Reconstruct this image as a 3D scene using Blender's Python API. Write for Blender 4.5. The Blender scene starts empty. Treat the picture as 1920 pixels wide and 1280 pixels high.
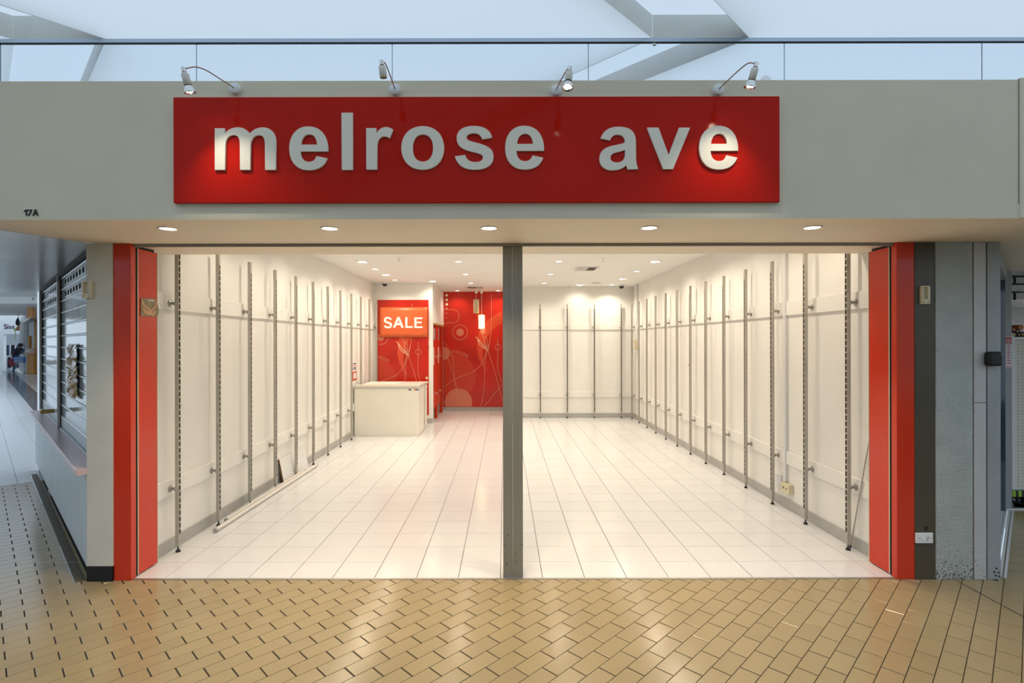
import bpy, math, random
from mathutils import Vector, Matrix
random.seed(7)
SC = bpy.context.scene
COL = SC.collection
R2 = math.sqrt(0.5)

# ------------------------------------------------------------------ camera, world, exposure
F, CZ, ROLL, VPX = 990.0, 1.68, 0.0017, 946.0
cam_data = bpy.data.cameras.new('camera')
cam_data.sensor_width = 36.0
cam_data.lens = F / 1920.0 * 36.0
cam_data.shift_x = (960.0 - VPX) / 1920.0
cam_data.clip_end = 200
cam = bpy.data.objects.new('camera', cam_data)
COL.objects.link(cam)
cam.matrix_world = Matrix.Translation((0, 0, CZ)) @ Matrix.Rotation(math.pi / 2, 4, 'X') @ Matrix.Rotation(-ROLL, 4, 'Z')
SC.camera = cam

world = bpy.data.worlds.new('sky')
SC.world = world
world.use_nodes = True
bg = world.node_tree.nodes['Background']
bg.inputs['Color'].default_value = (0.70, 0.85, 1.0, 1)
bg.inputs['Strength'].default_value = 1.25

SC.view_settings.view_transform = 'Standard'
SC.view_settings.look = 'None'
SC.view_settings.exposure = 0.0
SC.view_settings.gamma = 1.0
SC.view_settings.use_curve_mapping = False
SC.cycles.max_bounces = 5
SC.cycles.use_adaptive_sampling = True
SC.cycles.adaptive_threshold = 0.05
SC.cycles.diffuse_bounces = 3
SC.cycles.glossy_bounces = 2
SC.cycles.transmission_bounces = 3
SC.cycles.transparent_max_bounces = 4
SC.cycles.caustics_reflective = False
SC.cycles.caustics_refractive = False

WARM = (1.0, 0.87, 0.69)
E_SHOP = 42.5        # shop ceiling lamps
E_SOFFIT = 58.0      # downlights in the entrance soffit
E_SIGN = 7.5        # sign spotlights

# ------------------------------------------------------------------ helpers
def px(u, v, Y):
    """photo pixel (1920x1280) + depth -> world point"""
    du, dv = u - 960.0, v - 640.0
    x, y = du - dv * ROLL, dv + du * ROLL
    return Vector(((x + 960.0 - VPX) * Y / F, Y, CZ - y * Y / F))

MATS = {}
def mat(name, col, rough=0.5, metal=0.0, var=0.0, scale=8.0, bump=0.0, bscale=60.0, emit=None, estr=0.0, trans=0.0, ior=1.45, coat=0.0, spec=0.5, stretch=None):
    m = bpy.data.materials.new(name)
    m.use_nodes = True
    nt = m.node_tree
    b = nt.nodes['Principled BSDF']
    b.inputs['Base Color'].default_value = (*col, 1)
    b.inputs['Roughness'].default_value = rough
    b.inputs['Metallic'].default_value = metal
    b.inputs['IOR'].default_value = ior
    b.inputs['Specular IOR Level'].default_value = spec
    b.inputs['Transmission Weight'].default_value = trans
    b.inputs['Coat Weight'].default_value = coat
    b.inputs['Coat Roughness'].default_value = 0.08
    if emit:
        b.inputs['Emission Color'].default_value = (*emit, 1)
        b.inputs['Emission Strength'].default_value = estr
    if var or bump:
        tc = nt.nodes.new('ShaderNodeTexCoord')
        mp = nt.nodes.new('ShaderNodeMapping')
        nt.links.new(tc.outputs['Object'], mp.inputs['Vector'])
        if stretch:
            mp.inputs['Scale'].default_value = stretch
    if var:
        n = nt.nodes.new('ShaderNodeTexNoise')
        n.inputs['Scale'].default_value = scale
        n.inputs['Detail'].default_value = 5
        nt.links.new(mp.outputs['Vector'], n.inputs['Vector'])
        r = nt.nodes.new('ShaderNodeValToRGB')
        r.color_ramp.elements[0].position = 0.3
        r.color_ramp.elements[1].position = 0.7
        r.color_ramp.elements[0].color = (*[c * (1 - var) for c in col], 1)
        r.color_ramp.elements[1].color = (*[min(1, c * (1 + var * 0.5)) for c in col], 1)
        nt.links.new(n.outputs['Fac'], r.inputs['Fac'])
        nt.links.new(r.outputs['Color'], b.inputs['Base Color'])
    if bump:
        n2 = nt.nodes.new('ShaderNodeTexNoise')
        n2.inputs['Scale'].default_value = bscale
        n2.inputs['Detail'].default_value = 3
        nt.links.new(mp.outputs['Vector'], n2.inputs['Vector'])
        bp = nt.nodes.new('ShaderNodeBump')
        bp.inputs['Strength'].default_value = bump
        bp.inputs['Distance'].default_value = 0.01
        nt.links.new(n2.outputs['Fac'], bp.inputs['Height'])
        nt.links.new(bp.outputs['Normal'], b.inputs['Normal'])
    MATS[name] = m
    return m

def tile_mat(name, col, rough, var, spec=0.5):
    """glazed tile: every piece a slightly different tone, taken from a random value per object or island"""
    m = mat(name, col, rough, spec=spec)
    nt = m.node_tree
    b = nt.nodes['Principled BSDF']
    oi = nt.nodes.new('ShaderNodeObjectInfo')
    ge = nt.nodes.new('ShaderNodeNewGeometry')
    ad = nt.nodes.new('ShaderNodeMath'); ad.operation = 'ADD'
    fr = nt.nodes.new('ShaderNodeMath'); fr.operation = 'FRACT'
    nt.links.new(oi.outputs['Random'], ad.inputs[0])
    nt.links.new(ge.outputs['Random Per Island'], ad.inputs[1])
    nt.links.new(ad.outputs[0], fr.inputs[0])
    n = nt.nodes.new('ShaderNodeTexNoise')
    n.inputs['Scale'].default_value = 3.0
    n.inputs['Detail'].default_value = 6
    nt.links.new(ge.outputs['Position'], n.inputs['Vector'])
    mx = nt.nodes.new('ShaderNodeMath'); mx.operation = 'ADD'
    nt.links.new(fr.outputs[0], mx.inputs[0])
    nt.links.new(n.outputs['Fac'], mx.inputs[1])
    hv = nt.nodes.new('ShaderNodeMath'); hv.operation = 'MULTIPLY'; hv.inputs[1].default_value = 0.5
    nt.links.new(mx.outputs[0], hv.inputs[0])
    r = nt.nodes.new('ShaderNodeValToRGB')
    r.color_ramp.elements[0].color = (*[c * (1 - var) for c in col], 1)
    r.color_ramp.elements[1].color = (*[min(1, c * (1 + var)) for c in col], 1)
    nt.links.new(hv.outputs[0], r.inputs['Fac'])
    nt.links.new(r.outputs['Color'], b.inputs['Base Color'])
    return m

class MB:
    def __init__(s):
        s.v, s.f, s.sm, s.mi = [], [], [], []
        s.cur = 0
    def add(s, vs, fs, smooth=False):
        o = len(s.v)
        s.v += [Vector(p) for p in vs]
        for f in fs:
            s.f.append([i + o for i in f]); s.sm.append(smooth); s.mi.append(s.cur)
        return s
    def box(s, x0, x1, y0, y1, z0, z1):
        x0, x1 = sorted((x0, x1)); y0, y1 = sorted((y0, y1)); z0, z1 = sorted((z0, z1))
        vs = [(x0,y0,z0),(x1,y0,z0),(x1,y1,z0),(x0,y1,z0),(x0,y0,z1),(x1,y0,z1),(x1,y1,z1),(x0,y1,z1)]
        return s.add(vs, [(0,3,2,1),(4,5,6,7),(0,1,5,4),(1,2,6,5),(2,3,7,6),(3,0,4,7)])
    def obox(s, c, ax, h):
        """box with centre c, axes ax (3 unit vectors), half sizes h"""
        vs = []
        for dz in (-1, 1):
            for dx, dy in ((-1,-1),(1,-1),(1,1),(-1,1)):
                vs.append(Vector(c) + Vector(ax[0])*dx*h[0] + Vector(ax[1])*dy*h[1] + Vector(ax[2])*dz*h[2])
        return s.add(vs, [(0,3,2,1),(4,5,6,7),(0,1,5,4),(1,2,6,5),(2,3,7,6),(3,0,4,7)])
    def cyl(s, p0, p1, r0, r1=None, n=16, cap=(True, True)):
        r1 = r0 if r1 is None else r1
        p0, p1 = Vector(p0), Vector(p1)
        d = (p1 - p0).normalized()
        a = d.orthogonal().normalized(); b = d.cross(a)
        ring = lambda p, r: [p + (a*math.cos(2*math.pi*i/n) + b*math.sin(2*math.pi*i/n))*r for i in range(n)]
        o = len(s.v)
        s.v += ring(p0, r0) + ring(p1, r1)
        for i in range(n):
            j = (i+1) % n
            s.f.append([o+i, o+j, o+n+j, o+n+i]); s.sm.append(True); s.mi.append(s.cur)
        if cap[0]: s.add(ring(p0, r0)[::-1], [tuple(range(n))])
        if cap[1]: s.add(ring(p1, r1), [tuple(range(n))])
        return s
    def tube(s, pts, r, n=10, cap=True):
        pts = [Vector(p) for p in pts]
        rr = r if isinstance(r, (list, tuple)) else [r]*len(pts)
        prev = None
        o = len(s.v)
        for k, p in enumerate(pts):
            d = (pts[min(k+1, len(pts)-1)] - pts[max(k-1, 0)]).normalized()
            a = d.orthogonal().normalized() if prev is None else (prev - d*prev.dot(d)).normalized()
            prev = a
            b = d.cross(a)
            s.v += [p + (a*math.cos(2*math.pi*i/n) + b*math.sin(2*math.pi*i/n))*rr[k] for i in range(n)]
        for k in range(len(pts)-1):
            for i in range(n):
                j = (i+1) % n
                s.f.append([o+k*n+i, o+k*n+j, o+(k+1)*n+j, o+(k+1)*n+i]); s.sm.append(True); s.mi.append(s.cur)
        if cap:
            s.f.append([o+i for i in range(n)][::-1]); s.sm.append(False); s.mi.append(s.cur)
            e = o+(len(pts)-1)*n
            s.f.append([e+i for i in range(n)]); s.sm.append(False); s.mi.append(s.cur)
        return s
    def prism(s, poly, z0, z1):
        """poly: xy points counter-clockwise, extruded from z0 to z1"""
        n = len(poly)
        vs = [(p[0], p[1], z0) for p in poly] + [(p[0], p[1], z1) for p in poly]
        fs = [tuple(range(n))[::-1], tuple(range(n, 2*n))] + [(i, (i+1) % n, n+(i+1) % n, n+i) for i in range(n)]
        return s.add(vs, fs)
    def lathe(s, prof, origin, axis, n=20):
        o3, d = Vector(origin), Vector(axis).normalized()
        a = d.orthogonal().normalized(); b = d.cross(a)
        o = len(s.v)
        for r, h in prof:
            s.v += [o3 + d*h + (a*math.cos(2*math.pi*i/n) + b*math.sin(2*math.pi*i/n))*r for i in range(n)]
        for k in range(len(prof)-1):
            for i in range(n):
                j = (i+1) % n
                s.f.append([o+k*n+i, o+k*n+j, o+(k+1)*n+j, o+(k+1)*n+i]); s.sm.append(True); s.mi.append(s.cur)
        return s
    def mesh(s, name, mats, off=Vector((0,0,0))):
        me = bpy.data.meshes.new(name)
        me.from_pydata([tuple(p - off) for p in s.v], [], s.f)
        me.polygons.foreach_set('use_smooth', s.sm)
        me.polygons.foreach_set('material_index', s.mi)
        for m in (mats if isinstance(mats, (list, tuple)) else [mats]):
            me.materials.append(m)
        me.update()
        return me
    def build(s, name, mats, parent=None, bevel=0.0, local=False, kind=None):
        off = Vector((0,0,0))
        if parent is not None and not local:
            q = parent
            while q is not None:
                off += q.location; q = q.parent
        return link(name, s.mesh(name, mats, off), parent, bevel, kind)

def link(name, me, parent=None, bevel=0.0, kind=None):
    o = bpy.data.objects.new(name, me)
    COL.objects.link(o)
    o.parent = parent
    if bevel:
        b = o.modifiers.new('bevel', 'BEVEL'); b.width = bevel; b.segments = 2; b.limit_method = 'ANGLE'
    if kind: o['kind'] = kind
    return o

def tag(o, label, cat=None, group=None, kind=None):
    o['label'] = label
    if cat: o['category'] = cat
    if group: o['group'] = group
    if kind: o['kind'] = kind
    return o

def thing(name, label, cat, loc=(0,0,0), rz=0.0, group=None):
    o = bpy.data.objects.new(name, None)
    o.empty_display_size = 0.1
    COL.objects.link(o)
    o.location = loc; o.rotation_euler = (0, 0, rz)
    return tag(o, label, cat, group)

def struct(name, mb, m, label, bevel=0.0):
    o = mb.build(name, m, None, bevel)
    return tag(o, label, None, None, 'structure')

def copy_tree(o, parent=None):
    c = o.copy(); COL.objects.link(c); c.parent = parent
    for ch in list(o.children): copy_tree(ch, c)
    return c

def ordinal(n):
    return ['first','second','third','fourth','fifth','sixth','seventh','eighth','ninth','tenth','eleventh','twelfth','thirteenth','fourteenth'][n]

def parse_path(txt, steps=10):
    """SVG-like M/L/C path -> list of closed polygons"""
    out, cur = [], []
    tk = txt.replace(',', ' ').split()
    i, cmd = 0, 'M'
    while i < len(tk):
        if tk[i] in 'MLCZ':
            cmd = tk[i]; i += 1
            if cmd == 'Z':
                out.append(cur); cur = []
            continue
        if cmd in 'ML':
            cur.append((float(tk[i]), float(tk[i+1]))); i += 2
        else:
            x0, y0 = cur[-1]
            x1, y1, x2, y2, x3, y3 = [float(t) for t in tk[i:i+6]]; i += 6
            for k in range(1, steps+1):
                t = k/steps; q = 1-t
                cur.append((q**3*x0+3*q*q*t*x1+3*q*t*t*x2+t**3*x3, q**3*y0+3*q*q*t*y1+3*q*t*t*y2+t**3*y3))
    return out

def outline_mesh(name, polys, depth, bevel, m):
    """filled 2-D outlines (x right, y up) -> solid mesh lying in XZ, front towards -Y"""
    cu = bpy.data.curves.new(name, 'CURVE')
    cu.dimensions = '2D'; cu.fill_mode = 'BOTH'; cu.extrude = max(0.0002, depth/2 - bevel); cu.bevel_depth = bevel; cu.bevel_resolution = 1
    for p in polys:
        sp = cu.splines.new('POLY'); sp.points.add(len(p)-1)
        for k, q in enumerate(p): sp.points[k].co = (q[0], q[1], 0, 1)
        sp.use_cyclic_u = True
    tmp = bpy.data.objects.new('tmp', cu); COL.objects.link(tmp)
    me = bpy.data.meshes.new_from_object(tmp.evaluated_get(bpy.context.evaluated_depsgraph_get()))
    bpy.data.objects.remove(tmp); bpy.data.curves.remove(cu)
    me.transform(Matrix.Rotation(math.pi/2, 4, 'X'))
    me.name = name
    me.materials.clear(); me.materials.append(m)
    return me

def text_mesh(name, s, size, depth, m):
    cu = bpy.data.curves.new(name, 'FONT')
    cu.body = s; cu.size = size; cu.extrude = depth/2; cu.align_x = 'CENTER'; cu.align_y = 'CENTER'
    tmp = bpy.data.objects.new('tmp', cu); COL.objects.link(tmp)
    me = bpy.data.meshes.new_from_object(tmp.evaluated_get(bpy.context.evaluated_depsgraph_get()))
    bpy.data.objects.remove(tmp); bpy.data.curves.remove(cu)
    me.transform(Matrix.Rotation(math.pi/2, 4, 'X'))
    me.materials.clear(); me.materials.append(m)
    return me

def smooth_path(pts, n=8):
    """Catmull-Rom through 3-D or 2-D points"""
    P = [Vector(p) for p in pts]
    out = []
    for i in range(len(P)-1):
        a, b, c, d = P[max(i-1,0)], P[i], P[i+1], P[min(i+2, len(P)-1)]
        for k in range(n):
            t = k/n
            out.append(0.5*((2*b) + (c-a)*t + (2*a-5*b+4*c-d)*t*t + (3*b-a-3*c+d)*t**3))
    out.append(P[-1])
    return out

def spot(parent, loc, energy, col, angle=120, blend=1.0, radius=0.05, direction=(0,0,-1)):
    l = bpy.data.lights.new('lamp_light', 'SPOT')
    l.energy = energy; l.color = col; l.spot_size = math.radians(angle); l.spot_blend = blend; l.shadow_soft_size = radius
    o = bpy.data.objects.new('lamp_light', l); COL.objects.link(o)
    o.parent = parent
    off = Vector((0,0,0)); q = parent
    while q is not None: off += q.location; q = q.parent
    o.location = Vector(loc) - off
    o.rotation_euler = Vector(direction).to_track_quat('-Z', 'Y').to_euler()
    return o

# ------------------------------------------------------------------ materials
mat('shop_wall', (0.88, 0.865, 0.82), 0.55, var=0.03, scale=1.5)
mat('shop_ceiling', (0.86, 0.85, 0.82), 0.7, var=0.02, scale=2)
mat('fascia', (0.70, 0.635, 0.48), 0.5, var=0.05, scale=2.5, bump=0.02, bscale=30)
mat('soffit', (0.92, 0.82, 0.66), 0.55, var=0.04, scale=2)
mat('blue_ceiling', (0.48, 0.53, 0.57), 0.22, var=0.10, scale=2.2, bump=0.05, bscale=14)
mat('white_column', (0.70, 0.665, 0.58), 0.5, var=0.06, scale=4, bump=0.03, bscale=25)
mat('black_base', (0.008, 0.009, 0.012), 0.5)
mat('red', (0.66, 0.042, 0.015), 0.16, var=0.03, scale=3)
mat('sign_red', (0.52, 0.010, 0.002), 0.11, var=0.04, scale=2, spec=0.14)
mat('letter_white', (0.80, 0.75, 0.63), 0.45)
mat('black_paint', (0.01, 0.01, 0.01), 0.5)
mat('aluminium', (0.48, 0.47, 0.45), 0.38, metal=0.85, var=0.08, scale=6, stretch=(6, 6, 0.3))
mat('mullion', (0.30, 0.29, 0.255), 0.42, metal=0.35, var=0.08, scale=5, stretch=(6, 6, 0.3))
mat('steel', (0.50, 0.475, 0.425), 0.36, metal=0.45, var=0.12, scale=7, stretch=(4, 4, 0.5))
mat('steel_dark', (0.035, 0.033, 0.03), 0.6, metal=0.2)
mat('bracket', (0.36, 0.345, 0.315), 0.35, metal=0.7)
mat('chrome', (0.72, 0.71, 0.69), 0.14, metal=1.0)
mat('dark_rubber', (0.02, 0.02, 0.02), 0.6)
mat('baseboard', (0.46, 0.45, 0.43), 0.4, var=0.05)
tile_mat('tan_tile', (0.37, 0.283, 0.150), 0.18, 0.08)
mat('tan_grout', (0.030, 0.024, 0.017), 0.85, var=0.3, scale=20)
tile_mat('white_tile', (0.75, 0.75, 0.755), 0.17, 0.04)
mat('white_grout', (0.15, 0.115, 0.08), 0.85, var=0.25, scale=14)
mat('mirror', (0.90, 0.95, 0.985), 0.02, metal=1.0)
mat('rail', (0.48, 0.56, 0.66), 0.3, metal=0.6)
mat('coffer', (0.90, 0.90, 0.87), 0.6, var=0.04)
mat('plastic_white', (0.80, 0.80, 0.80), 0.35)
mat('plastic_cream', (0.74, 0.66, 0.46), 0.4, var=0.05, scale=30)
mat('lamp_body', (0.72, 0.69, 0.62), 0.4)
mat('copper_wire', (0.42, 0.27, 0.20), 0.35, metal=0.4)
mat('bulb', (1, 0.9, 0.75), 0.2, emit=(1.0, 0.86, 0.62), estr=60)
mat('lamp_disc', (1, 0.95, 0.85), 0.3, emit=(1.0, 0.92, 0.80), estr=14)
mat('lamp_ring', (0.85, 0.83, 0.79), 0.35)
mat('counter', (0.84, 0.80, 0.71), 0.35, var=0.03, scale=3)
mat('counter_top', (0.70, 0.66, 0.58), 0.3)
mat('mural_red', (0.60, 0.022, 0.010), 0.2, var=0.25, scale=1.2)
mat('print_orange', (0.68, 0.075, 0.028), 0.22)
mat('print_deep', (0.60, 0.048, 0.022), 0.22)
mat('print_pink', (0.70, 0.21, 0.13), 0.22)
mat('print_line', (0.78, 0.31, 0.18), 0.25)
mat('print_pale', (0.92, 0.74, 0.50), 0.25)
mat('poster_orange', (0.74, 0.135, 0.040), 0.35, var=0.08, scale=5, bump=0.03, bscale=8)
mat('low_wall_blue', (0.58, 0.63, 0.66), 0.35, var=0.06, scale=3, bump=0.02)
mat('ledge_pink', (0.74, 0.53, 0.54), 0.3, var=0.04)
mat('slat_plastic', (0.50, 0.54, 0.55), 0.10, var=0.35, scale=4, bump=0.12, bscale=5)
mat('slat_metal', (0.55, 0.58, 0.60), 0.28, metal=0.8)
mat('brass', (0.42, 0.30, 0.10), 0.3, metal=0.9)
mat('brown_paper', (0.42, 0.25, 0.08), 0.4, var=0.35, scale=7, bump=0.3, bscale=12, coat=0.6)
mat('dark_grey_board', (0.085, 0.070, 0.048), 0.28, var=0.12, scale=2)
mat('rough_render', (0.47, 0.50, 0.475), 0.36, var=0.10, scale=6, bump=0.9, bscale=110)
mat('white_board', (0.55, 0.55, 0.54), 0.45, var=0.06, scale=5)
mat('grey_post', (0.36, 0.38, 0.39), 0.4, var=0.08, scale=4)
mat('brown_edge', (0.20, 0.09, 0.03), 0.7, var=0.3, scale=15)
mat('dark_glass', (0.04, 0.06, 0.09), 0.08)
mat('sign_card_red', (0.55, 0.03, 0.035), 0.35)
mat('card_white', (0.85, 0.85, 0.86), 0.4)
mat('wicker', (0.74, 0.73, 0.68), 0.6)
mat('wicker_hole', (0.40, 0.28, 0.14), 0.7)
mat('hazard_green', (0.35, 0.62, 0.05), 0.4)
mat('far_white', (0.86, 0.87, 0.88), 0.5)
mat('wood', (0.52, 0.24, 0.065), 0.35, var=0.25, scale=5, stretch=(4, 4, 0.6))
mat('far_grey', (0.34, 0.37, 0.40), 0.4)
mat('skin', (0.55, 0.32, 0.22), 0.5)
mat('dark_cloth', (0.015, 0.018, 0.03), 0.8)
mat('jeans', (0.06, 0.10, 0.17), 0.8, var=0.2, scale=10)
mat('maroon', (0.25, 0.02, 0.05), 0.6)
mat('white_cloth', (0.75, 0.76, 0.80), 0.8)
mat('pink_cloth', (0.70, 0.55, 0.50), 0.8)
mat('tube_white', (0.74, 0.71, 0.66), 0.3)
mat('notice_red', (0.62, 0.08, 0.04), 0.4)
mat('pendant_off', (0.80, 0.68, 0.45), 0.4)
mat('pendant_lit', (1.0, 0.8, 0.45), 0.4, emit=(1.0, 0.72, 0.30), estr=2.6)
mat('vent_dark', (0.13, 0.10, 0.07), 0.6)
mat('dark_floor', (0.12, 0.14, 0.17), 0.15)
mat('blue_logo', (0.04, 0.10, 0.35), 0.4)

# opal skylight panel: passes the daylight above it as a soft glow
op = bpy.data.materials.new('opal_panel'); op.use_nodes = True
nt = op.node_tree; nt.nodes.clear()
t1 = nt.nodes.new('ShaderNodeBsdfTranslucent'); t1.inputs['Color'].default_value = (0.80, 0.82, 0.84, 1)
d1 = nt.nodes.new('ShaderNodeBsdfDiffuse'); d1.inputs['Color'].default_value = (0.75, 0.76, 0.77, 1)
mx = nt.nodes.new('ShaderNodeMixShader'); mx.inputs[0].default_value = 0.22
ot = nt.nodes.new('ShaderNodeOutputMaterial')
nt.links.new(t1.outputs[0], mx.inputs[1]); nt.links.new(d1.outputs[0], mx.inputs[2]); nt.links.new(mx.outputs[0], ot.inputs['Surface'])
MATS['opal'] = op
# clear shop glass
gl = bpy.data.materials.new('shop_glass'); gl.use_nodes = True
gb = gl.node_tree.nodes['Principled BSDF']
gb.inputs['Base Color'].default_value = (0.75, 0.85, 0.9, 1); gb.inputs['Roughness'].default_value = 0.03; gb.inputs['Alpha'].default_value = 0.3
MATS['glass'] = gl
M = MATS
for k_ in ('lamp_disc', 'bulb', 'pendant_lit'): M[k_].cycles.emission_sampling = 'NONE'   # their lamps carry the light
def grime(name, col, reach, amount):
    """scattered dark specks that get denser towards the floor"""
    nt = M[name].node_tree; b = nt.nodes['Principled BSDF']
    ge = nt.nodes.new('ShaderNodeNewGeometry'); sx = nt.nodes.new('ShaderNodeSeparateXYZ'); nt.links.new(ge.outputs['Position'], sx.inputs[0])
    mr = nt.nodes.new('ShaderNodeMapRange'); mr.inputs['From Min'].default_value = 0.0; mr.inputs['From Max'].default_value = reach
    mr.inputs['To Min'].default_value = amount; mr.inputs['To Max'].default_value = 0.0; nt.links.new(sx.outputs['Z'], mr.inputs['Value'])
    n = nt.nodes.new('ShaderNodeTexNoise'); n.inputs['Scale'].default_value = 95; n.inputs['Detail'].default_value = 7; nt.links.new(ge.outputs['Position'], n.inputs['Vector'])
    ad = nt.nodes.new('ShaderNodeMath'); ad.operation = 'ADD'; nt.links.new(n.outputs['Fac'], ad.inputs[0]); nt.links.new(mr.outputs['Result'], ad.inputs[1])
    gt = nt.nodes.new('ShaderNodeMapRange'); gt.inputs['From Min'].default_value = 0.68; gt.inputs['From Max'].default_value = 0.74; nt.links.new(ad.outputs[0], gt.inputs['Value'])
    mx = nt.nodes.new('ShaderNodeMix'); mx.data_type = 'RGBA'
    src = b.inputs['Base Color'].links[0].from_socket
    nt.links.new(gt.outputs['Result'], mx.inputs['Factor']); nt.links.new(src, mx.inputs['A']); mx.inputs['B'].default_value = (*col, 1)
    nt.links.new(mx.outputs['Result'], b.inputs['Base Color'])
grime('rough_render', (0.10, 0.085, 0.065), 0.30, 0.17)
grime('white_column', (0.36, 0.32, 0.24), 0.9, 0.03)
grime('white_board', (0.20, 0.16, 0.10), 0.5, 0.10)

# ------------------------------------------------------------------ key measures (metres, camera at x=0 y=0)
XL, XR, ZC = -2.70, 2.84, 2.89            # shop walls, shop ceiling
YF = 3.735                                 # threshold
YP, YB, YM = 10.87, 11.65, 12.84           # pier wall, back wall, mural wall
XA = -1.48                                 # side wall of the fitting-room passage
ZS = 2.375                                 # entrance soffit
YG, ZM = 3.10, 3.46                        # mirror plane, mall ceiling

# ------------------------------------------------------------------ structure: shop
fl = MB(); fl.box(XL-0.1, XR+0.1, YF, YM+0.1, -0.2, -0.0035)
floor_shop = struct('floor', fl, M['white_grout'], 'white tiled shop floor behind the threshold')
def tile_prism(mb, poly, zt, zb, ch=0.0015):
    n = len(poly)
    c = Vector((sum(p[0] for p in poly)/n, sum(p[1] for p in poly)/n))
    ins = []
    for p in poly:
        d = c - Vector(p[:2]); ins.append(Vector(p[:2]) + d.normalized()*ch*1.4)
    vs = [(p[0],p[1],zb) for p in poly] + [(p[0],p[1],zt-ch) for p in poly] + [(p[0],p[1],zt) for p in ins]
    fs = []
    for k in (0, 1):
        for i in range(n):
            j = (i+1) % n
            fs.append((k*n+i, k*n+j, (k+1)*n+j, (k+1)*n+i))
    fs.append(tuple(range(2*n, 3*n)))
    mb.add(vs, fs)
def clip(poly, nx, ny, c):
    """keep the part of poly with nx*x+ny*y <= c"""
    out = []
    for i in range(len(poly)):
        a, b = poly[i], poly[(i+1) % len(poly)]
        da, db = nx*a[0]+ny*a[1]-c, nx*b[0]+ny*b[1]-c
        if da <= 0: out.append(a)
        if (da < 0 < db) or (db < 0 < da):
            t = da/(da-db); out.append((a[0]+(b[0]-a[0])*t, a[1]+(b[1]-a[1])*t))
    return out
def area(p):
    return abs(sum(p[i][0]*p[(i+1) % len(p)][1]-p[(i+1) % len(p)][0]*p[i][1] for i in range(len(p))))/2 if len(p) > 2 else 0
def lay(tiles, parent, name, zt, zb, m, limit, rest_name, rest_label, whole=None):
    """tiles: list of (size on the photo, polygon); the largest become parts, the rest one mesh"""
    tiles.sort(key=lambda t: -t[0])
    shared = {}
    for rank, (s, poly) in enumerate(tiles[:limit]):
        cx = sum(p[0] for p in poly)/len(poly); cy = sum(p[1] for p in poly)/len(poly)
        loc = [(round(p[0]-cx, 4), round(p[1]-cy, 4)) for p in poly]
        key = tuple(loc)
        if key not in shared:
            mb = MB(); tile_prism(mb, loc, 0.0, zb-zt)
            shared[key] = mb.mesh(name, m)
        o = link(name, shared[key], parent)
        o.location = (cx, cy, zt + random.uniform(-0.0004, 0.0004))
        o.rotation_euler = (random.gauss(0, 0.0010), random.gauss(0, 0.0010), 0)
    mb = MB()
    for s, poly in tiles[limit:]:
        tile_prism(mb, poly, zt, zb)
    if mb.v:
        o = mb.build(rest_name, m, parent, kind='stuff'); o['label'] = rest_label
tl = []
G = 0.0040
gx0, gy0, TP = -0.032, 4.03, 0.2995
for i in range(-10, 11):
    for j in range(-1, 31):
        x0, x1 = gx0+i*TP+G/2, gx0+(i+1)*TP-G/2
        y0, y1 = gy0+j*TP+G/2, gy0+(j+1)*TP-G/2
        x0, x1 = max(x0, XL+0.002), min(x1, XR-0.002); y0, y1 = max(y0, YF+0.022), min(y1, YM-0.002)
        if x1-x0 < 0.02 or y1-y0 < 0.02: continue
        if x0 > 0.25 and y0 > YB: continue
        if x1 < XA-0.4 and y0 > YP: continue
        tl.append(((x1-x0)*(y1-y0)/y0**3, [(x0,y0),(x1,y0),(x1,y1),(x0,y1)]))
lay(tl, floor_shop, 'floor_tile', 0.0, -0.006, M['white_tile'], 300, 'floor_tiles_far', 'white floor tiles towards the back of the shop')
MB().box(-2.64, 2.77, YF-0.004, YF+0.019, -0.02, 0.002).build('threshold_strip', M['aluminium'], floor_shop)

struct('wall_left', MB().box(XL-0.1, XL, 3.80, YM+0.1, -0.1, ZC+0.05), M['shop_wall'], 'long cream white wall on the left of the shop')
struct('wall_right', MB().box(XR, XR+0.1, 3.80, YB+0.1, -0.1, ZC+0.05), M['shop_wall'], 'long cream white wall on the right of the shop')
struct('wall_back', MB().box(0.10, XR+0.1, YB, YB+0.1, -0.1, ZC+0.05).box(0.10, 0.20, YB+0.1, YM, -0.1, ZC+0.05), M['shop_wall'], 'cream white back wall behind the metal post')
struct('wall_rear', MB().box(XL-0.1, 0.20, YM, YM+0.1, -0.1, ZC+0.05), M['shop_wall'], 'rear wall that carries the large red mural')
struct('wall_pier', MB().box(XL, XA, YP, YP+0.10, -0.1, ZC+0.03), M['shop_wall'], 'white wall behind the sales counter')
struct('wall_passage', MB().box(XA-0.10, XA, YP+0.10, YM, 2.07, ZC+0.03), M['shop_wall'], 'white wall above the red fitting room doors')
struct('ceiling', MB().box(XL-0.1, XR+0.1, 4.18, YM+0.1, ZC, ZC+0.1), M['shop_ceiling'], 'flat white shop ceiling with recessed lamps')
struct('trim_1', MB().box(XL-0.05, XR+0.05, 3.765, 4.20, ZS, ZC+0.1), M['soffit'], 'boxed header above the shop entrance')
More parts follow.
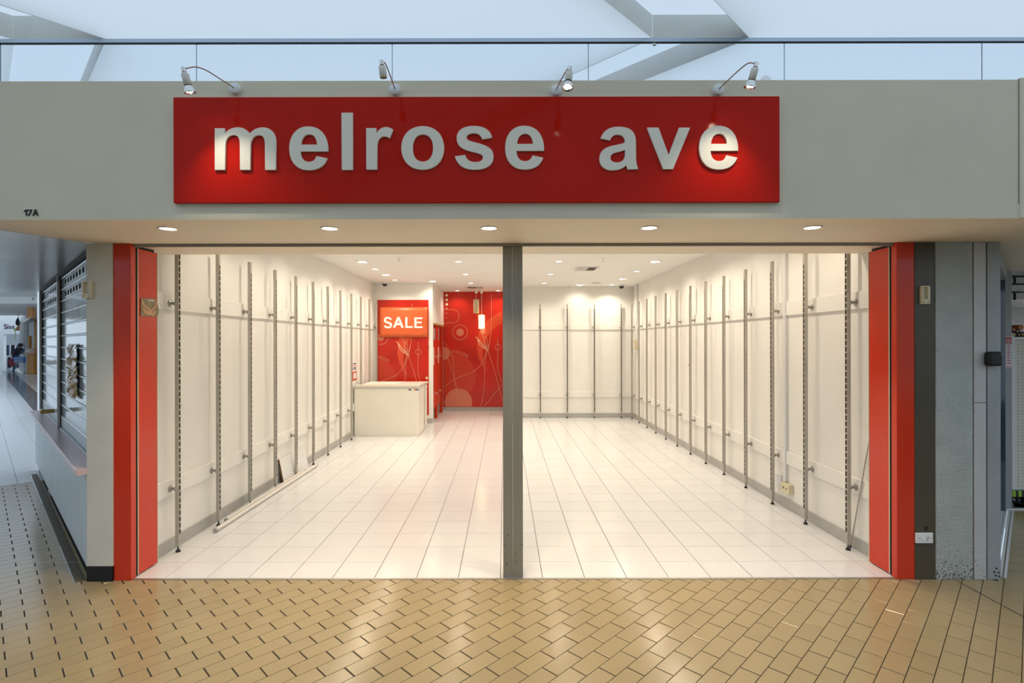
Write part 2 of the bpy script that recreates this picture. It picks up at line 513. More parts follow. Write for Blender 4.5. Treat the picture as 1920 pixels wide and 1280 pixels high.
# boards that run along the walls, and the skirting
def battens(name, label, boxes, m='shop_wall'):
    mb = MB()
    for b in boxes: mb.box(*b)
    return struct(name, mb, M[m], label, 0.002)
battens('trim_2', 'upper white fixing board along the left wall', [(XL, XL+0.018, 4.0, YP, 1.935, 2.075)])
battens('trim_3', 'lower white fixing board along the left wall', [(XL, XL+0.018, 4.0, YP, 0.447, 0.576)])
battens('trim_4', 'upper white fixing board along the right wall', [(XR-0.018, XR, 4.0, YB, 1.935, 2.075)])
battens('trim_5', 'lower white fixing board along the right wall', [(XR-0.018, XR, 4.0, YB, 0.447, 0.576)])
battens('trim_6', 'upper white fixing board on the back wall', [(0.22, XR-0.02, YB-0.018, YB, 1.935, 2.075)])
battens('trim_7', 'lower white fixing board on the back wall', [(0.22, XR-0.02, YB-0.018, YB, 0.447, 0.576)])
battens('baseboard_left', 'grey skirting along the left wall', [(XL, XL+0.012, 4.0, YP, 0.001, 0.10)], 'baseboard')
battens('baseboard_right', 'grey skirting along the right wall', [(XR-0.012, XR, 4.0, YB, 0.001, 0.10)], 'baseboard')
battens('baseboard_back', 'grey skirting along the back wall', [(0.10, XR-0.014, YB-0.012, YB, 0.001, 0.10)], 'baseboard')
battens('baseboard_rear', 'grey skirting under the large red mural', [(XA, 0.10, YM-0.014, YM, 0.001, 0.085)], 'baseboard')
battens('baseboard_pier', 'grey skirting at the foot of the counter wall', [(XA-0.26, XA+0.004, YP-0.012, YP, 0.001, 0.10)], 'baseboard')

# ------------------------------------------------------------------ structure: front of the shop
struct('wall_fascia', MB().box(-7.5, 3.0*(1910-VPX)/F, 3.0, 3.095, ZS+0.002, 3.163).box(3.0*(1911.5-VPX)/F, 7.5, 2.992, 3.095, ZS+0.002, 3.17), M['fascia'], 'plain grey fascia band above the shop front', 0.002)
struct('wall_opposite', MB().box(-16, 16, -9.6, -9.4, -0.1, 4.0), M['fascia'], 'plain wall across the mall behind the viewer')
# soffit: the lit cream strip above the entrance, and on the right over the neighbour's door
so = MB(); so.prism([(-3.215, 3.0008), (7.5, 3.0008), (7.5, 5.24), (4.96, 5.24), (3.55, 3.80), (-2.80, 3.80), (-2.925, 3.69)], ZS, ZS+0.08)
struct('ceiling_soffit', so, M['soffit'], 'cream soffit with five round lamps above the entrance')
bl = MB(); bl.prism([(-9.5, 3.006), (-3.215, 3.006), (-2.925, 3.69), (-2.98, 3.87), (-6.45, 7.30), (-9.5, 7.55)], ZS-0.002, ZS+0.08)
struct('ceiling_corridor', bl, M['blue_ceiling'], 'glossy blue grey ceiling over the passage beside the shutter')

# left: white column with black foot
wc = MB(); wc.box(-2.94, -2.756, 3.71, 4.10, 0.105, ZS)
col_l = struct('wall_column', wc, M['white_column'], 'narrow scuffed white wall end beside the red frame', 0.003)
MB().box(-2.937, -2.757, 3.706, 3.80, -0.005, 0.105).build('black_foot', M['black_base'], col_l, 0.002)

def red_frame(sx, x_in, x_out, label, label2):
    t = thing('red_door_frame', label, 'door frame', (0.5*(x_in+x_out), 3.75, 0))
    MB().box(x_in, x_out, 3.72, 3.772, 0.0, ZS).build('frame_post', M['red'], t, 0.002)
    MB().box(x_in+sx*0.006, x_out, 3.772, 3.788, 0.0, ZS-0.01).build('dark_channel', M['dark_rubber'], t)
    t2 = thing('red_stacked_panel', label2, 'door panel', (x_in+sx*0.035, 3.89, 0))
    MB().box(x_in+sx*0.002, x_in+sx*0.066, 3.797, 4.005, 0.010, 2.353).build('panel', M['red'], t2, 0.002)
    MB().box(x_in-sx*0.001, x_in+sx*0.003, 3.790, 3.797, 0.010, 2.356).build('edge_strip', M['plastic_cream'], t2)
    MB().box(x_in+sx*0.003, x_in+sx*0.064, 3.790, 3.797, 0.010, 2.353).build('edge_seal', M['dark_rubber'], t2)
    MB().box(x_in, x_in+sx*0.066, 4.005, 4.010, 0.010, 2.356).build('edge_strip', M['plastic_cream'], t2)
    MB().box(x_in+sx*0.020, x_in+sx*0.05, 3.80, 4.0, 2.353, ZS-0.001).build('top_guide', M['dark_rubber'], t2)
red_frame(-1, -2.634, -2.755, 'red upright frame beside the white wall end on the left of the entrance', 'glossy red door panel folded back inside the left of the entrance')
red_frame(1, 2.763, 2.887, 'red upright frame beside the dark grey board on the right of the entrance', 'glossy red door panel folded back inside the right of the entrance')

# head track and centre post
tr = thing('head_track', 'dark metal sliding track along the top of the entrance', 'door track', (0, 3.75, ZS-0.03))
MB().box(-2.63, 2.76, 3.742, 3.757, ZS-0.020, ZS-0.0005).build('track', M['mullion'], tr)
for a_, b_ in ((-2.63, -0.014), (0.131, 2.76)): MB().box(a_, b_, 3.762, 3.80, ZS-0.014, ZS-0.0005).build('inner_lip', M['aluminium'], tr)
cp = thing('centre_post', 'grey metal double post in the middle of the entrance', 'post', (0.058, 3.80, 0))
for k, (a, b) in enumerate(((-0.012, 0.0565), (0.0585, 0.129))):
    MB().box(a, b, 3.760, 3.84, 0.0, ZS-0.001).build('post_half', M['mullion'], cp, 0.002)
for x, z in ((-0.005, 0.235), (0.124, 0.235), (0.02, 0.30), (0.075, 0.17), (0.012, 0.10), (0.08, 0.115)):
    MB().cyl((x, 3.7595, z), (x, 3.757, z), 0.004, n=8).build('screw', M['steel_dark'], cp)

# right of the entrance: boards and columns
def board(name, label, cat, x0, x1, y0, y1, m, z0=0.0, z1=ZS-0.001, bev=0.003):
    o = MB().box(x0, x1, y0, y1, z0, z1).build(name, M[m], None, bev)
    return tag(o, label, None, None, 'structure')
board('wall_dark_board', 'dark grey board between red frame and rough column', 'board', 2.889, 3.030, 3.718, 3.80, 'dark_grey_board')
board('wall_rough_column', 'pale grey rough rendered column right of the entrance', 'column', 3.034, 3.292, 3.712, 4.05, 'rough_render')
board('trim_8', 'brown broken edge beside the rough column', 'trim', 3.293, 3.303, 3.722, 3.80, 'brown_edge')
wb = board('wall_white_board', 'white board right of the rough column', 'board', 3.303, 3.388, 3.714, 3.80, 'white_board', 1.245)
MB().box(3.303, 3.388, 3.714, 3.80, 0.0, 1.242).build('lower_board', M['white_board'], wb, 0.003)
board('trim_9', 'thin brown joint beside the grey end post', 'trim', 3.389, 3.396, 3.722, 3.80, 'brown_edge')
gp = board('wall_grey_post', 'grey end post beside the neighbouring shop door', 'post', 3.397, 3.488, 3.712, 3.80, 'grey_post')
for x, z in ((3.45, 0.03), (3.47, 0.05), (3.455, 0.08), (3.475, 0.025), (3.44, 0.055)):
    MB().cyl((x, 3.712, z), (x, 3.709, z), 0.006, n=8).build('bolt', M['steel_dark'], gp)

# ------------------------------------------------------------------ mall ceiling, mirror band above the fascia
ce = MB()
HC = ZM - CZ
WELLS = [(-1.616*HC, -1.313*HC), (0.4895*HC, 0.81*HC)]   # x of both edges where they meet the mirror
def strip(x_a, x_b, y0=-9.0):
    """part of the ceiling between two 45 degree lines that meet the mirror at x_a and x_b"""
    d = YG - y0
    ce.add([(x_a-d, y0, ZM), (x_b-d, y0, ZM), (x_b, YG, ZM), (x_a, YG, ZM)], [(0, 1, 2, 3)])
xs = [-9.0, WELLS[0][0], WELLS[0][1], WELLS[1][0], WELLS[1][1], 22.0]
strip(xs[0], xs[1]); strip(xs[2], xs[3]); strip(xs[4], xs[5])
cf = MB()
for a, b in WELLS:
    d, up = YG + 9.0, 0.135
    for x in (a, b):
        cf.add([(x, YG, ZM-0.004), (x-d, YG-d, ZM-0.004), (x-d, YG-d, ZM+up), (x, YG, ZM+up)], [(0, 1, 2, 3)])
    cf.add([(a, YG-0.002, ZM-0.004), (b, YG-0.002, ZM-0.004), (b, YG-0.002, ZM+up), (a, YG-0.002, ZM+up)], [(0, 1, 2, 3)])
    ce.add([(a, YG, ZM+up), (b, YG, ZM+up), (b-d, YG-d, ZM+up), (a-d, YG-d, ZM+up)], [(0, 1, 2, 3)])
struct('ceiling_opal', ce, M['opal'], 'pale blue translucent ceiling panels above the shop front')
struct('ceiling_coffer', cf, M['coffer'], 'grey recessed coffers that run diagonally through the ceiling')
mr = thing('mirror_band', 'band of mirror glass panels above the grey fascia', 'mirror', (0, YG, 3.1))
edges = [px(u, 110, YG).x for u in (-366, 1, 368.5, 735.5, 1103, 1470.5, 1841, 2208)]
for a, b in zip(edges[:-1], edges[1:]):
    MB().box(a+0.0025, b-0.0025, YG, YG+0.006, 3.02, ZM-0.03).build('mirror_pane', M['mirror'], mr)
MB().box(edges[0], edges[-1], YG+0.006, YG+0.02, 3.02, ZM).build('backing', M['rail'], mr)
MB().box(edges[0], edges[-1], YG-0.012, YG+0.006, ZM-0.028, ZM-0.006).build('top_rail', M['rail'], mr)
for u, v, r, nm in ((1227, 82, 0.014, 'small round chrome fixing knob near the top rail of the mirror band'), (1436, 152, 0.033, 'round chrome cap at the foot of the mirror band beside the last spotlight')):
    c_ = px(u, v, YG)
    t = thing('mirror_fixing', nm, 'fixing', (c_.x, YG, c_.z))
    MB().lathe([(0.0, 0.004), (r*0.6, 0.0035), (r*0.92, 0.002), (r, 0.0)], (c_.x, YG, c_.z), (0, -1, 0), 20).build('fixing_cap', M['chrome'], t)

# ------------------------------------------------------------------ mall floor: diagonal tan brick tiles
mf = MB(); mf.box(-14, 14, -9, YF, -0.2, -0.004)
mf.add([(-14, YF, -0.004), (-2.9, YF, -0.004), (-6.35, 7.15, -0.004), (-14, 7.15, -0.004)], [(0, 1, 2, 3)])
mf.add([(3.50, YF, -0.004), (14, YF, -0.004), (14, 5.26, -0.004), (5.02, 5.26, -0.004)], [(0, 1, 2, 3)])
floor_mall = struct('floor_mall', mf, M['tan_grout'], 'tan diagonal brick tile paving of the mall')
LP, WP, JL, JW = 0.2060, 0.1030, 0.0032, 0.0066    # pitches along and across the rows, joints
ax, ay = 0.847, 3.089
tl, outer = [], []
for r in range(-95, 96):
    for c in range(-60, 61):
        s0 = c*LP + (r % 2)*LP/2 + JW/2; s1 = s0 + LP - JW
        t0 = r*WP + JL/2; t1 = t0 + WP - JL
        P = []
        for s, t in ((s0, t0), (s1, t0), (s1, t1), (s0, t1)):
            P.append((ax + (s - t)*R2, ay + (s + t)*R2))
        cx = sum(p[0] for p in P)/4; cy = sum(p[1] for p in P)/4
        if cy < 1.2 or cy > 7.3 or abs(cx) > 8: continue
        # inside the picture (with a margin)?
        u = VPX + F*cx/max(cy, 0.1); v = 640 + CZ*F/max(cy, 0.1)
        near = -60 < u < 1990 and v < 1310
        if not near and (cy > 6.9 or abs(cx) > 7.0): continue
        # the far edge towards the white corridor tiles
        q = clip(P, -1, 1, 12.06)
        if area(q) < 0.0006: continue
        # the shop block: y > YF, x+y > 0.80 on the left, y-x > 0.26 on the right
        planes = [(0, 1, YF-0.006), (1, 1, 0.80), (-1, 1, 0.245)]
        best = None
        for nx, ny, cc in planes:
            qq = clip(q, nx, ny, cc)
            if best is None or area(qq) > area(best): best = qq
        if area(best) < 0.0006: continue
        if len(best) < 3: continue
        tl.append((area(best)/max(cy, 0.5)**3 * (1 if near else 0.001), best))
lay(tl, floor_mall, 'paving_tile', 0.0, -0.008, M['tan_tile'], 300, 'paving_tiles_beyond', 'smaller looking tan paving tiles near the walls and in the passages')

# white tiles of the passage on the left
cfm = MB(); cfm.add([(-14, 7.0, -0.006), (-5.0, 6.0, -0.006), (-5.0, 16, -0.006), (-10, 45, -0.006), (-50, 45, -0.006), (-50, 7.0, -0.006)], [(0, 1, 2, 3, 4, 5)])
floor_cor = struct('floor_passage', cfm, M['white_grout'], 'glossy white tile floor of the passage on the left')
tl = []
for r in range(-40, 60):
    for c in range(0, 130):
        P = []
        for s, t in ((c*0.33+0.002, r*0.33+0.002), (c*0.33+0.328, r*0.33+0.002), (c*0.33+0.328, r*0.33+0.328), (c*0.33+0.002, r*0.33+0.328)):
            P.append((-5.79 - (s - t)*R2, 6.28 + (s + t)*R2))
        cx = sum(p[0] for p in P)/4; cy = sum(p[1] for p in P)/4
        u = VPX + F*cx/cy
        if cy > 40 or cy < 5.8 or u < -420 or u > 90: continue
        q = clip([P[0], P[3], P[2], P[1]], 1, -1, -12.07)
        if area(q) < 0.002 or cx + cy > 4.0: continue
        if cx + cy > 0.76 and cy < 6.9: continue
        tl.append((area(q)/cy**3, q))
for k, (s, q) in enumerate(tl):     # keep the turning direction of every polygon counter-clockwise
    sg = sum(q[i][0]*q[(i+1) % len(q)][1]-q[(i+1) % len(q)][0]*q[i][1] for i in range(len(q)))
    if sg < 0: tl[k] = (s, q[::-1])
lay(tl, floor_cor, 'passage_tile', 0.0, -0.008, M['white_tile'], 60, 'passage_tiles_far', 'white tiles further down the passage')
db = MB(); db.add([(-11.6, 13.0, 0.002), (-11.1, 13.1, 0.002), (-31.5, 33.6, 0.002), (-32.0, 33.4, 0.002)], [(0, 1, 2, 3)])
db.build('dark_border', M['dark_floor'], floor_cor)

# ------------------------------------------------------------------ sign board with raised letters
YS = 2.972
sb = thing('sign_board', 'long glossy red shop sign with raised white letters on the grey fascia', 'sign', (-0.15, 3.0, 2.46))
a, b = px(325, 380.5, YS), px(1462, 180, YS)
MB().box(a.x, b.x, YS, 2.9995, a.z, b.z).build('board', M['sign_red'], sb, 0.003)
MB().box(a.x-0.004, b.x+0.004, 2.992, 2.9998, a.z-0.004, b.z+0.004).build('backing_edge', M['lamp_ring'], sb)
E_ = 'M 1800 668 L 1385 668 C 1385 770 1435 828 1515 828 C 1570 828 1610 800 1628 742 L 1785 775 C 1745 890 1650 950 1510 950 C 1330 950 1220 825 1220 625 C 1220 430 1330 297 1500 297 C 1690 297 1800 430 1800 668 Z M 1392 570 L 1638 570 C 1632 470 1590 412 1520 412 C 1445 412 1398 470 1392 570 Z'
O_ = 'M 1062 618 C 1062 420 1190 293 1380 293 C 1570 293 1698 420 1698 618 C 1698 815 1570 942 1380 942 C 1190 942 1062 815 1062 618 Z M 1228 618 C 1228 490 1285 413 1382 413 C 1480 413 1538 490 1538 618 C 1538 745 1480 825 1382 825 C 1285 825 1228 745 1228 618 Z'
GLYPHS = [
 ('M 103 325 L 243 325 L 246 408 C 290 350 360 312 445 312 C 530 312 590 350 625 408 C 675 345 740 312 820 312 C 940 312 1012 390 1015 520 L 1015 945 L 858 945 L 855 560 C 855 470 825 425 765 425 C 685 425 640 480 635 580 L 632 945 L 482 945 L 478 540 C 475 460 440 422 385 422 C 300 422 262 480 258 570 L 253 945 L 103 945 Z', 390, 200, 8.0, 'letter m'),
 (E_, 390, 200, 8.0, 'letter e'),
 ('M 164 92 L 326 92 L 331 945 L 169 945 Z', 620, 200, 8.0, 'letter l'),
 ('M 535 322 L 680 322 L 683 408 C 720 345 765 307 830 307 C 870 307 905 320 932 345 L 885 472 C 860 452 835 443 805 443 C 735 443 695 500 695 610 L 695 940 L 537 940 Z', 620, 200, 8.0, 'letter r'),
 (O_, 620, 200, 8.0, 'letter o'),
 ('M 740 460 L 598 488 C 575 425 535 395 465 395 C 400 395 357 420 357 458 C 357 500 400 515 480 535 C 640 575 760 610 760 745 C 760 870 660 942 485 942 C 320 942 225 880 185 745 L 335 725 C 355 795 410 832 485 832 C 560 832 605 805 605 760 C 605 715 560 700 470 680 C 330 645 212 610 212 470 C 212 360 300 290 460 290 C 620 290 710 345 740 460 Z', 830, 200, 8.0, 'letter s'),
 (E_, 795, 198.75, 8.0, 'letter e'),
 ('M 110 392 C 140 300 210 250 330 250 C 470 250 540 300 543 430 L 545 620 C 545 690 555 735 573 772 L 443 775 C 438 755 432 740 430 718 C 385 765 330 787 255 787 C 155 787 95 730 95 645 C 95 545 165 505 270 482 C 340 468 385 458 413 443 C 413 380 385 345 315 345 C 265 345 240 370 222 415 Z M 413 533 C 370 550 330 558 290 567 C 250 577 228 600 228 635 C 228 672 260 693 310 693 C 375 693 413 650 413 590 Z', 1110, 200, 6.62, 'letter a'),
 ('M 688 260 L 825 260 L 952 605 L 1085 260 L 1215 262 L 1005 772 L 885 772 Z', 1110, 200, 6.62, 'letter v'),
 (E_, 1159, 198.7, 8.0, 'letter e'),
]
YL = 2.958
for path, ox, oy, sc_, nm in GLYPHS:
    polys = []
    for p in parse_path(path):
        polys.append([(lambda w: (w.x, w.z))(px(ox+q[0]/sc_, oy+q[1]/sc_, YL)) for q in p])
    cx = sum(q[0] for q in polys[0])/len(polys[0]); cz = sum(q[1] for q in polys[0])/len(polys[0])
    polys = [[(q[0]-cx, q[1]-cz) for q in p] for p in polys]
    me = outline_mesh('letter', polys, YS-YL+0.001, 0.0012, M['letter_white'])
    o = link('letter', me, sb)
    o.location = Vector((cx, (YS+YL)/2, cz)) - sb.location
    o['label'] = 'raised white ' + nm

# unit number on the fascia: 1 7 A
num = thing('unit_number', 'small black unit number on the grey fascia above the shutter', 'number', px(58, 404, 2.999))
for path in ('M 180 62 L 196 51 L 204 51 L 204 98 L 195 98 L 195 63 L 183 70 Z', 'M 208 51 L 241 51 L 241 58 L 221 98 L 211 98 L 231 60 L 208 60 Z',
             'M 244 99 L 263 49 L 272 49 L 290 99 L 280 99 L 275 87 L 259 87 L 254 99 Z M 262 79 L 272 79 L 267 63 Z'):
    polys = [[(lambda w: (w.x-num.location.x, w.z-num.location.z))(px(q[0]/4, 380+q[1]/4, 2.999)) for q in p] for p in parse_path(path)]
    o = link('digit', outline_mesh('digit', polys, 0.003, 0.0, M['black_paint']), num)
    o.location = (0, -0.0012, 0)

# ------------------------------------------------------------------ spotlights on curved arms above the sign
def sign_lamp(base_uv, knee, tip, tilt, state, label, energy, aim):
    bp_ = px(*base_uv, 2.985)
    t = thing('sign_spotlight', label, 'spotlight', (bp_.x, 3.0, bp_.z))
    yh = 2.70
    k = [px(u, v, y) for u, v, y in knee]
    MB().lathe([(0.0, 0.026), (0.029, 0.026), (0.031, 0.022), (0.031, 0.0)], (bp_.x, 3.0, bp_.z), (0,-1,0), 24).build('wall_disc', M['plastic_white'], t)
    arm = smooth_path([Vector((bp_.x, 2.975, bp_.z))] + k, 8)
    MB().tube(arm, 0.0032, 8).build('arm', M['copper_wire'], t)
    tp = k[-1]
    d = Vector(tilt).normalized()
    MB().cyl(tp - d*0.010, tp + d*0.012, 0.0115, n=10).cyl(tp + d*0.012, tp + d*0.020, 0.006, n=8).build('swivel_joint', M['chrome'], t)
    b0 = tp + d*0.019
    MB().lathe([(0.0, 0.0), (0.016, 0.0), (0.0185, 0.003), (0.0185, 0.056), (0.0165, 0.057), (0.0165, 0.04), (0.0, 0.04)], b0, d, 20).build('lamp_housing', M['lamp_body'], t)
    if state:
        b1 = b0 + d*0.058
        MB().lathe([(0.014, -0.004), (0.017, 0.004), (0.023, 0.016), (0.0275, 0.030), (0.0285, 0.036), (0.0265, 0.036), (0.020, 0.018), (0.012, 0.008), (0.0, 0.007)], b1, d, 20).build('reflector', M['chrome'], t)
        lens = MB()
        for q in range(3):
            an = 2*math.pi*q/3
            a_ = d.orthogonal().normalized(); b_ = d.cross(a_)
            c_ = b1 + d*0.030 + (a_*math.cos(an) + b_*math.sin(an))*0.011
            lens.lathe([(0.0, 0.004), (0.006, 0.003), (0.0085, 0.0), (0.006, -0.003), (0.0, -0.004)], c_, d, 10)
        lens.build('bulb', M['bulb'], t)
        spot(t, b1 + d*0.045, energy, WARM, 92, 1.0, 0.012, aim)
    return t
sign_lamp((440, 166), [(405, 143, 2.88), (385, 131, 2.80), (365, 125.5, 2.74), (344, 130, 2.70)], None, (0.17, 0.25, -1.0), True,
          'spotlight on a long curved arm above the first letter of the sign', E_SIGN, (0.24, 0.34, -1.0))
sign_lamp((741, 168), [(731, 140, 2.86), (724, 122, 2.77), (719, 116, 2.73), (715.5, 117, 2.70)], None, (0.10, 0.12, -1.0), False,
          'white spotlight housing without a bulb above the middle of the sign', 0, None)
sign_lamp((1043, 169), [(1053, 148, 2.86), (1061, 134, 2.77), (1065, 128, 2.73), (1068, 129, 2.70)], None, (-0.12, -0.22, -1.0), True,
          'lit spotlight on a short arm above the gap in the lettering', E_SIGN*0.10, (-0.12, -0.22, -1.0))
sign_lamp((1347, 168), [(1374, 142, 2.88), (1392, 126, 2.80), (1405, 118, 2.74), (1418, 120.5, 2.70)], None, (-0.22, 0.22, -1.0), True,
          'spotlight on a curved arm above the last letters of the sign', E_SIGN, (-0.16, 0.34, -1.0))

# ------------------------------------------------------------------ round lamps in the entrance soffit
names5 = ['soffit lamp nearest the white column', 'soffit lamp between the left end and the centre post', 'soffit lamp beside the top of the centre post', 'soffit lamp between the centre post and the right end', 'soffit lamp nearest the rough grey column']
def round_lamp(loc, r, label, energy, group, angle=140, name='ceiling_downlight', col=WARM):
    t = thing(name, label, 'downlight', loc, 0, group)
    MB().lathe([(r*0.80, 0.012), (r*0.86, -0.002), (r, -0.006), (r*1.10, -0.006), (r*1.14, 0.0)], loc, (0,0,1), 28).build('trim_ring', M['lamp_ring'], t)
    MB().cyl((loc[0], loc[1], loc[2]-0.0025), (loc[0], loc[1], loc[2]+0.004), r*0.84, n=28).build('lamp_face', M['lamp_disc'], t)
    spot(t, (loc[0], loc[1], loc[2]-0.012), energy, col, angle, 0.8, r*0.7)
    return t
for u, nm in zip((315, 618, 917, 1217, 1523), names5):
    p = px(u, 427, 3.23)
    round_lamp((p.x, 3.23, ZS), 0.050, 'lit round ' + nm, E_SOFFIT, 'round lamps in the entrance soffit', 104, col=(1.0, 0.78, 0.50))

# ------------------------------------------------------------------ shop ceiling lamps
def square_lamp(loc, label, energy, group, flat=False):
    t = thing('square_downlight', label, 'downlight', loc, 0, group)
    x, y, z = loc
    mb = MB(); w = 0.085
    for q in ((x-w, x+w, y-w, y-w+0.016), (x-w, x+w, y+w-0.016, y+w), (x-w, x-w+0.016, y-w+0.016, y+w-0.016), (x+w-0.016, x+w, y-w+0.016, y+w-0.016)):
        mb.box(*q, z-0.006, z+0.004)
    mb.build('square_frame', M['lamp_ring'], t)
    MB().lathe([(0.0, -0.004), (0.05, -0.003), (0.062, 0.0), (0.062, 0.006)], loc, (0,0,1), 24).build('lamp_face', M['lamp_disc'], t)
    spot(t, (x, y, z-0.012), energy, WARM, 150, 0.8, 0.05)
    return t
def power(y): return E_SHOP*(0.62 if y < 6.0 else 0.85 if y < 7.5 else 1.12)
def fromback(n, k): return 'nearest the back' if k == n-1 else ordinal(n-1-k) + ' from the back'
for side, X, nm in ((-1, -2.15, 'left'), (1, 2.29, 'right')):
    ys = [4.85, 5.64, 6.42, 7.2, 8.0, 8.8, 9.58, 10.36] if side < 0 else [4.4, 5.15, 5.9, 6.6, 7.14, 8.04, 9.14, 10.24, 11.28]
    for k, y in enumerate(ys):
        sq = (k % 2 == 0) if side < 0 else y in (4.4, 5.9, 6.6, 8.04, 10.24)
        lab = ('square gimbal' if sq else 'round') + ' ceiling lamp along the %s wall, %s' % (nm, fromback(len(ys), k))
        (square_lamp((X, y, ZC), lab, power(y), 'lamps along the shop walls') if sq else round_lamp((X, y, ZC), 0.05, lab, power(y), 'lamps along the shop walls'))
for X, nm in ((-0.697, 'left of the centre post'), (0.826, 'right of the centre post')):
    ys = [5.05, 6.52, 8.0, 9.49, 10.95]
    for k, y in enumerate(ys):
        round_lamp((X, y, ZC), 0.052, 'round ceiling lamp in the row %s, %s' % (nm, fromback(len(ys), k)), power(y), 'round lamps in the middle rows')
round_lamp((-1.12, 12.55, ZC), 0.05, 'round ceiling lamp above the left of the red mural', E_SHOP*0.45, 'lamps before the mural')
round_lamp((-0.15, 12.55, ZC), 0.05, 'round ceiling lamp above the right of the red mural', E_SHOP*0.45, 'lamps before the mural')
square_lamp((-1.44, 10.62, ZC), 'square lamp at the corner of the counter wall', E_SHOP*0.6, 'lamps along the shop walls')
square_lamp((1.62, 11.32, ZC), 'square lamp before the middle of the back wall', E_SHOP*0.6, 'lamps along the shop walls')

# vents, sprinklers, domes, speaker
def vent(x, y, label, wx=0.34, wy=0.40):
    t = thing('ceiling_vent', label, 'air vent', (x, y, ZC))
    MB().box(x-wx/2, x+wx/2, y-wy/2, y+wy/2, ZC-0.002, ZC+0.002).build('dark_back', M['vent_dark'], t)
    mb = MB(); f = 0.03
    for q in ((x-wx/2-f, x+wx/2+f, y-wy/2-f, y-wy/2), (x-wx/2-f, x+wx/2+f, y+wy/2, y+wy/2+f), (x-wx/2-f, x-wx/2, y-wy/2, y+wy/2), (x+wx/2, x+wx/2+f, y-wy/2, y+wy/2)):
        mb.box(*q, ZC-0.010, ZC+0.002)
    mb.build('vent_frame', M['plastic_white'], t)
    for k in range(7):
        xx = x-wx/2+(k+0.5)*wx/7
        s = 1 if k > 3 else -1
        MB().obox((xx, y, ZC-0.010), ((0.7, 0, 0.7*s), (0, 1, 0), (-0.7*s, 0, 0.7)), (0.016, wy/2, 0.0012)).build('louvre', M['plastic_white'], t)
vent(1.35, 8.78, 'square louvred air vent in the ceiling right of the centre post')
vent(-0.656, 11.80, 'square louvred air vent in the ceiling before the mural')
for x, y, nm in ((-1.526, 7.63, 'small ceiling sprinkler left of the centre post'), (1.435, 7.68, 'small ceiling sprinkler beside the square air vent'), (1.40, 11.46, 'tiny ceiling sprinkler near the back wall')):
    t = thing('ceiling_sprinkler', nm, 'sprinkler', (x, y, ZC))
    MB().lathe([(0.0, -0.05), (0.018, -0.048), (0.018, -0.045), (0.005, -0.042), (0.005, -0.008), (0.03, -0.006), (0.034, 0.0)], t.location, (0,0,1), 14).build('sprinkler_head', M['chrome'], t)
for x, y, nm in ((-2.43, 10.72, 'small dome security camera above the counter wall'), (2.50, 11.28, 'small dome security camera in the back right corner')):
    t = thing('dome_camera', nm, 'camera', (x, y, ZC))
    MB().lathe([(0.0, -0.03), (0.058, -0.035), (0.064, -0.02), (0.064, 0.0)], t.location, (0,0,1), 24).build('dome_housing', M['plastic_white'], t)
    MB().lathe([(0.0, -0.088), (0.02, -0.085), (0.04, -0.070), (0.049, -0.050), (0.05, -0.034)], t.location, (0,0,1), 24).build('dome_window', M['steel_dark'], t)
t = thing('ceiling_speaker', 'flat round speaker grille in the ceiling near the back wall', 'speaker', (1.90, 10.94, ZC))
MB().lathe([(0.0, -0.008), (0.085, -0.008), (0.1, -0.004), (0.1, 0.0)], t.location, (0,0,1), 28).build('speaker_grille', M['baseboard'], t)

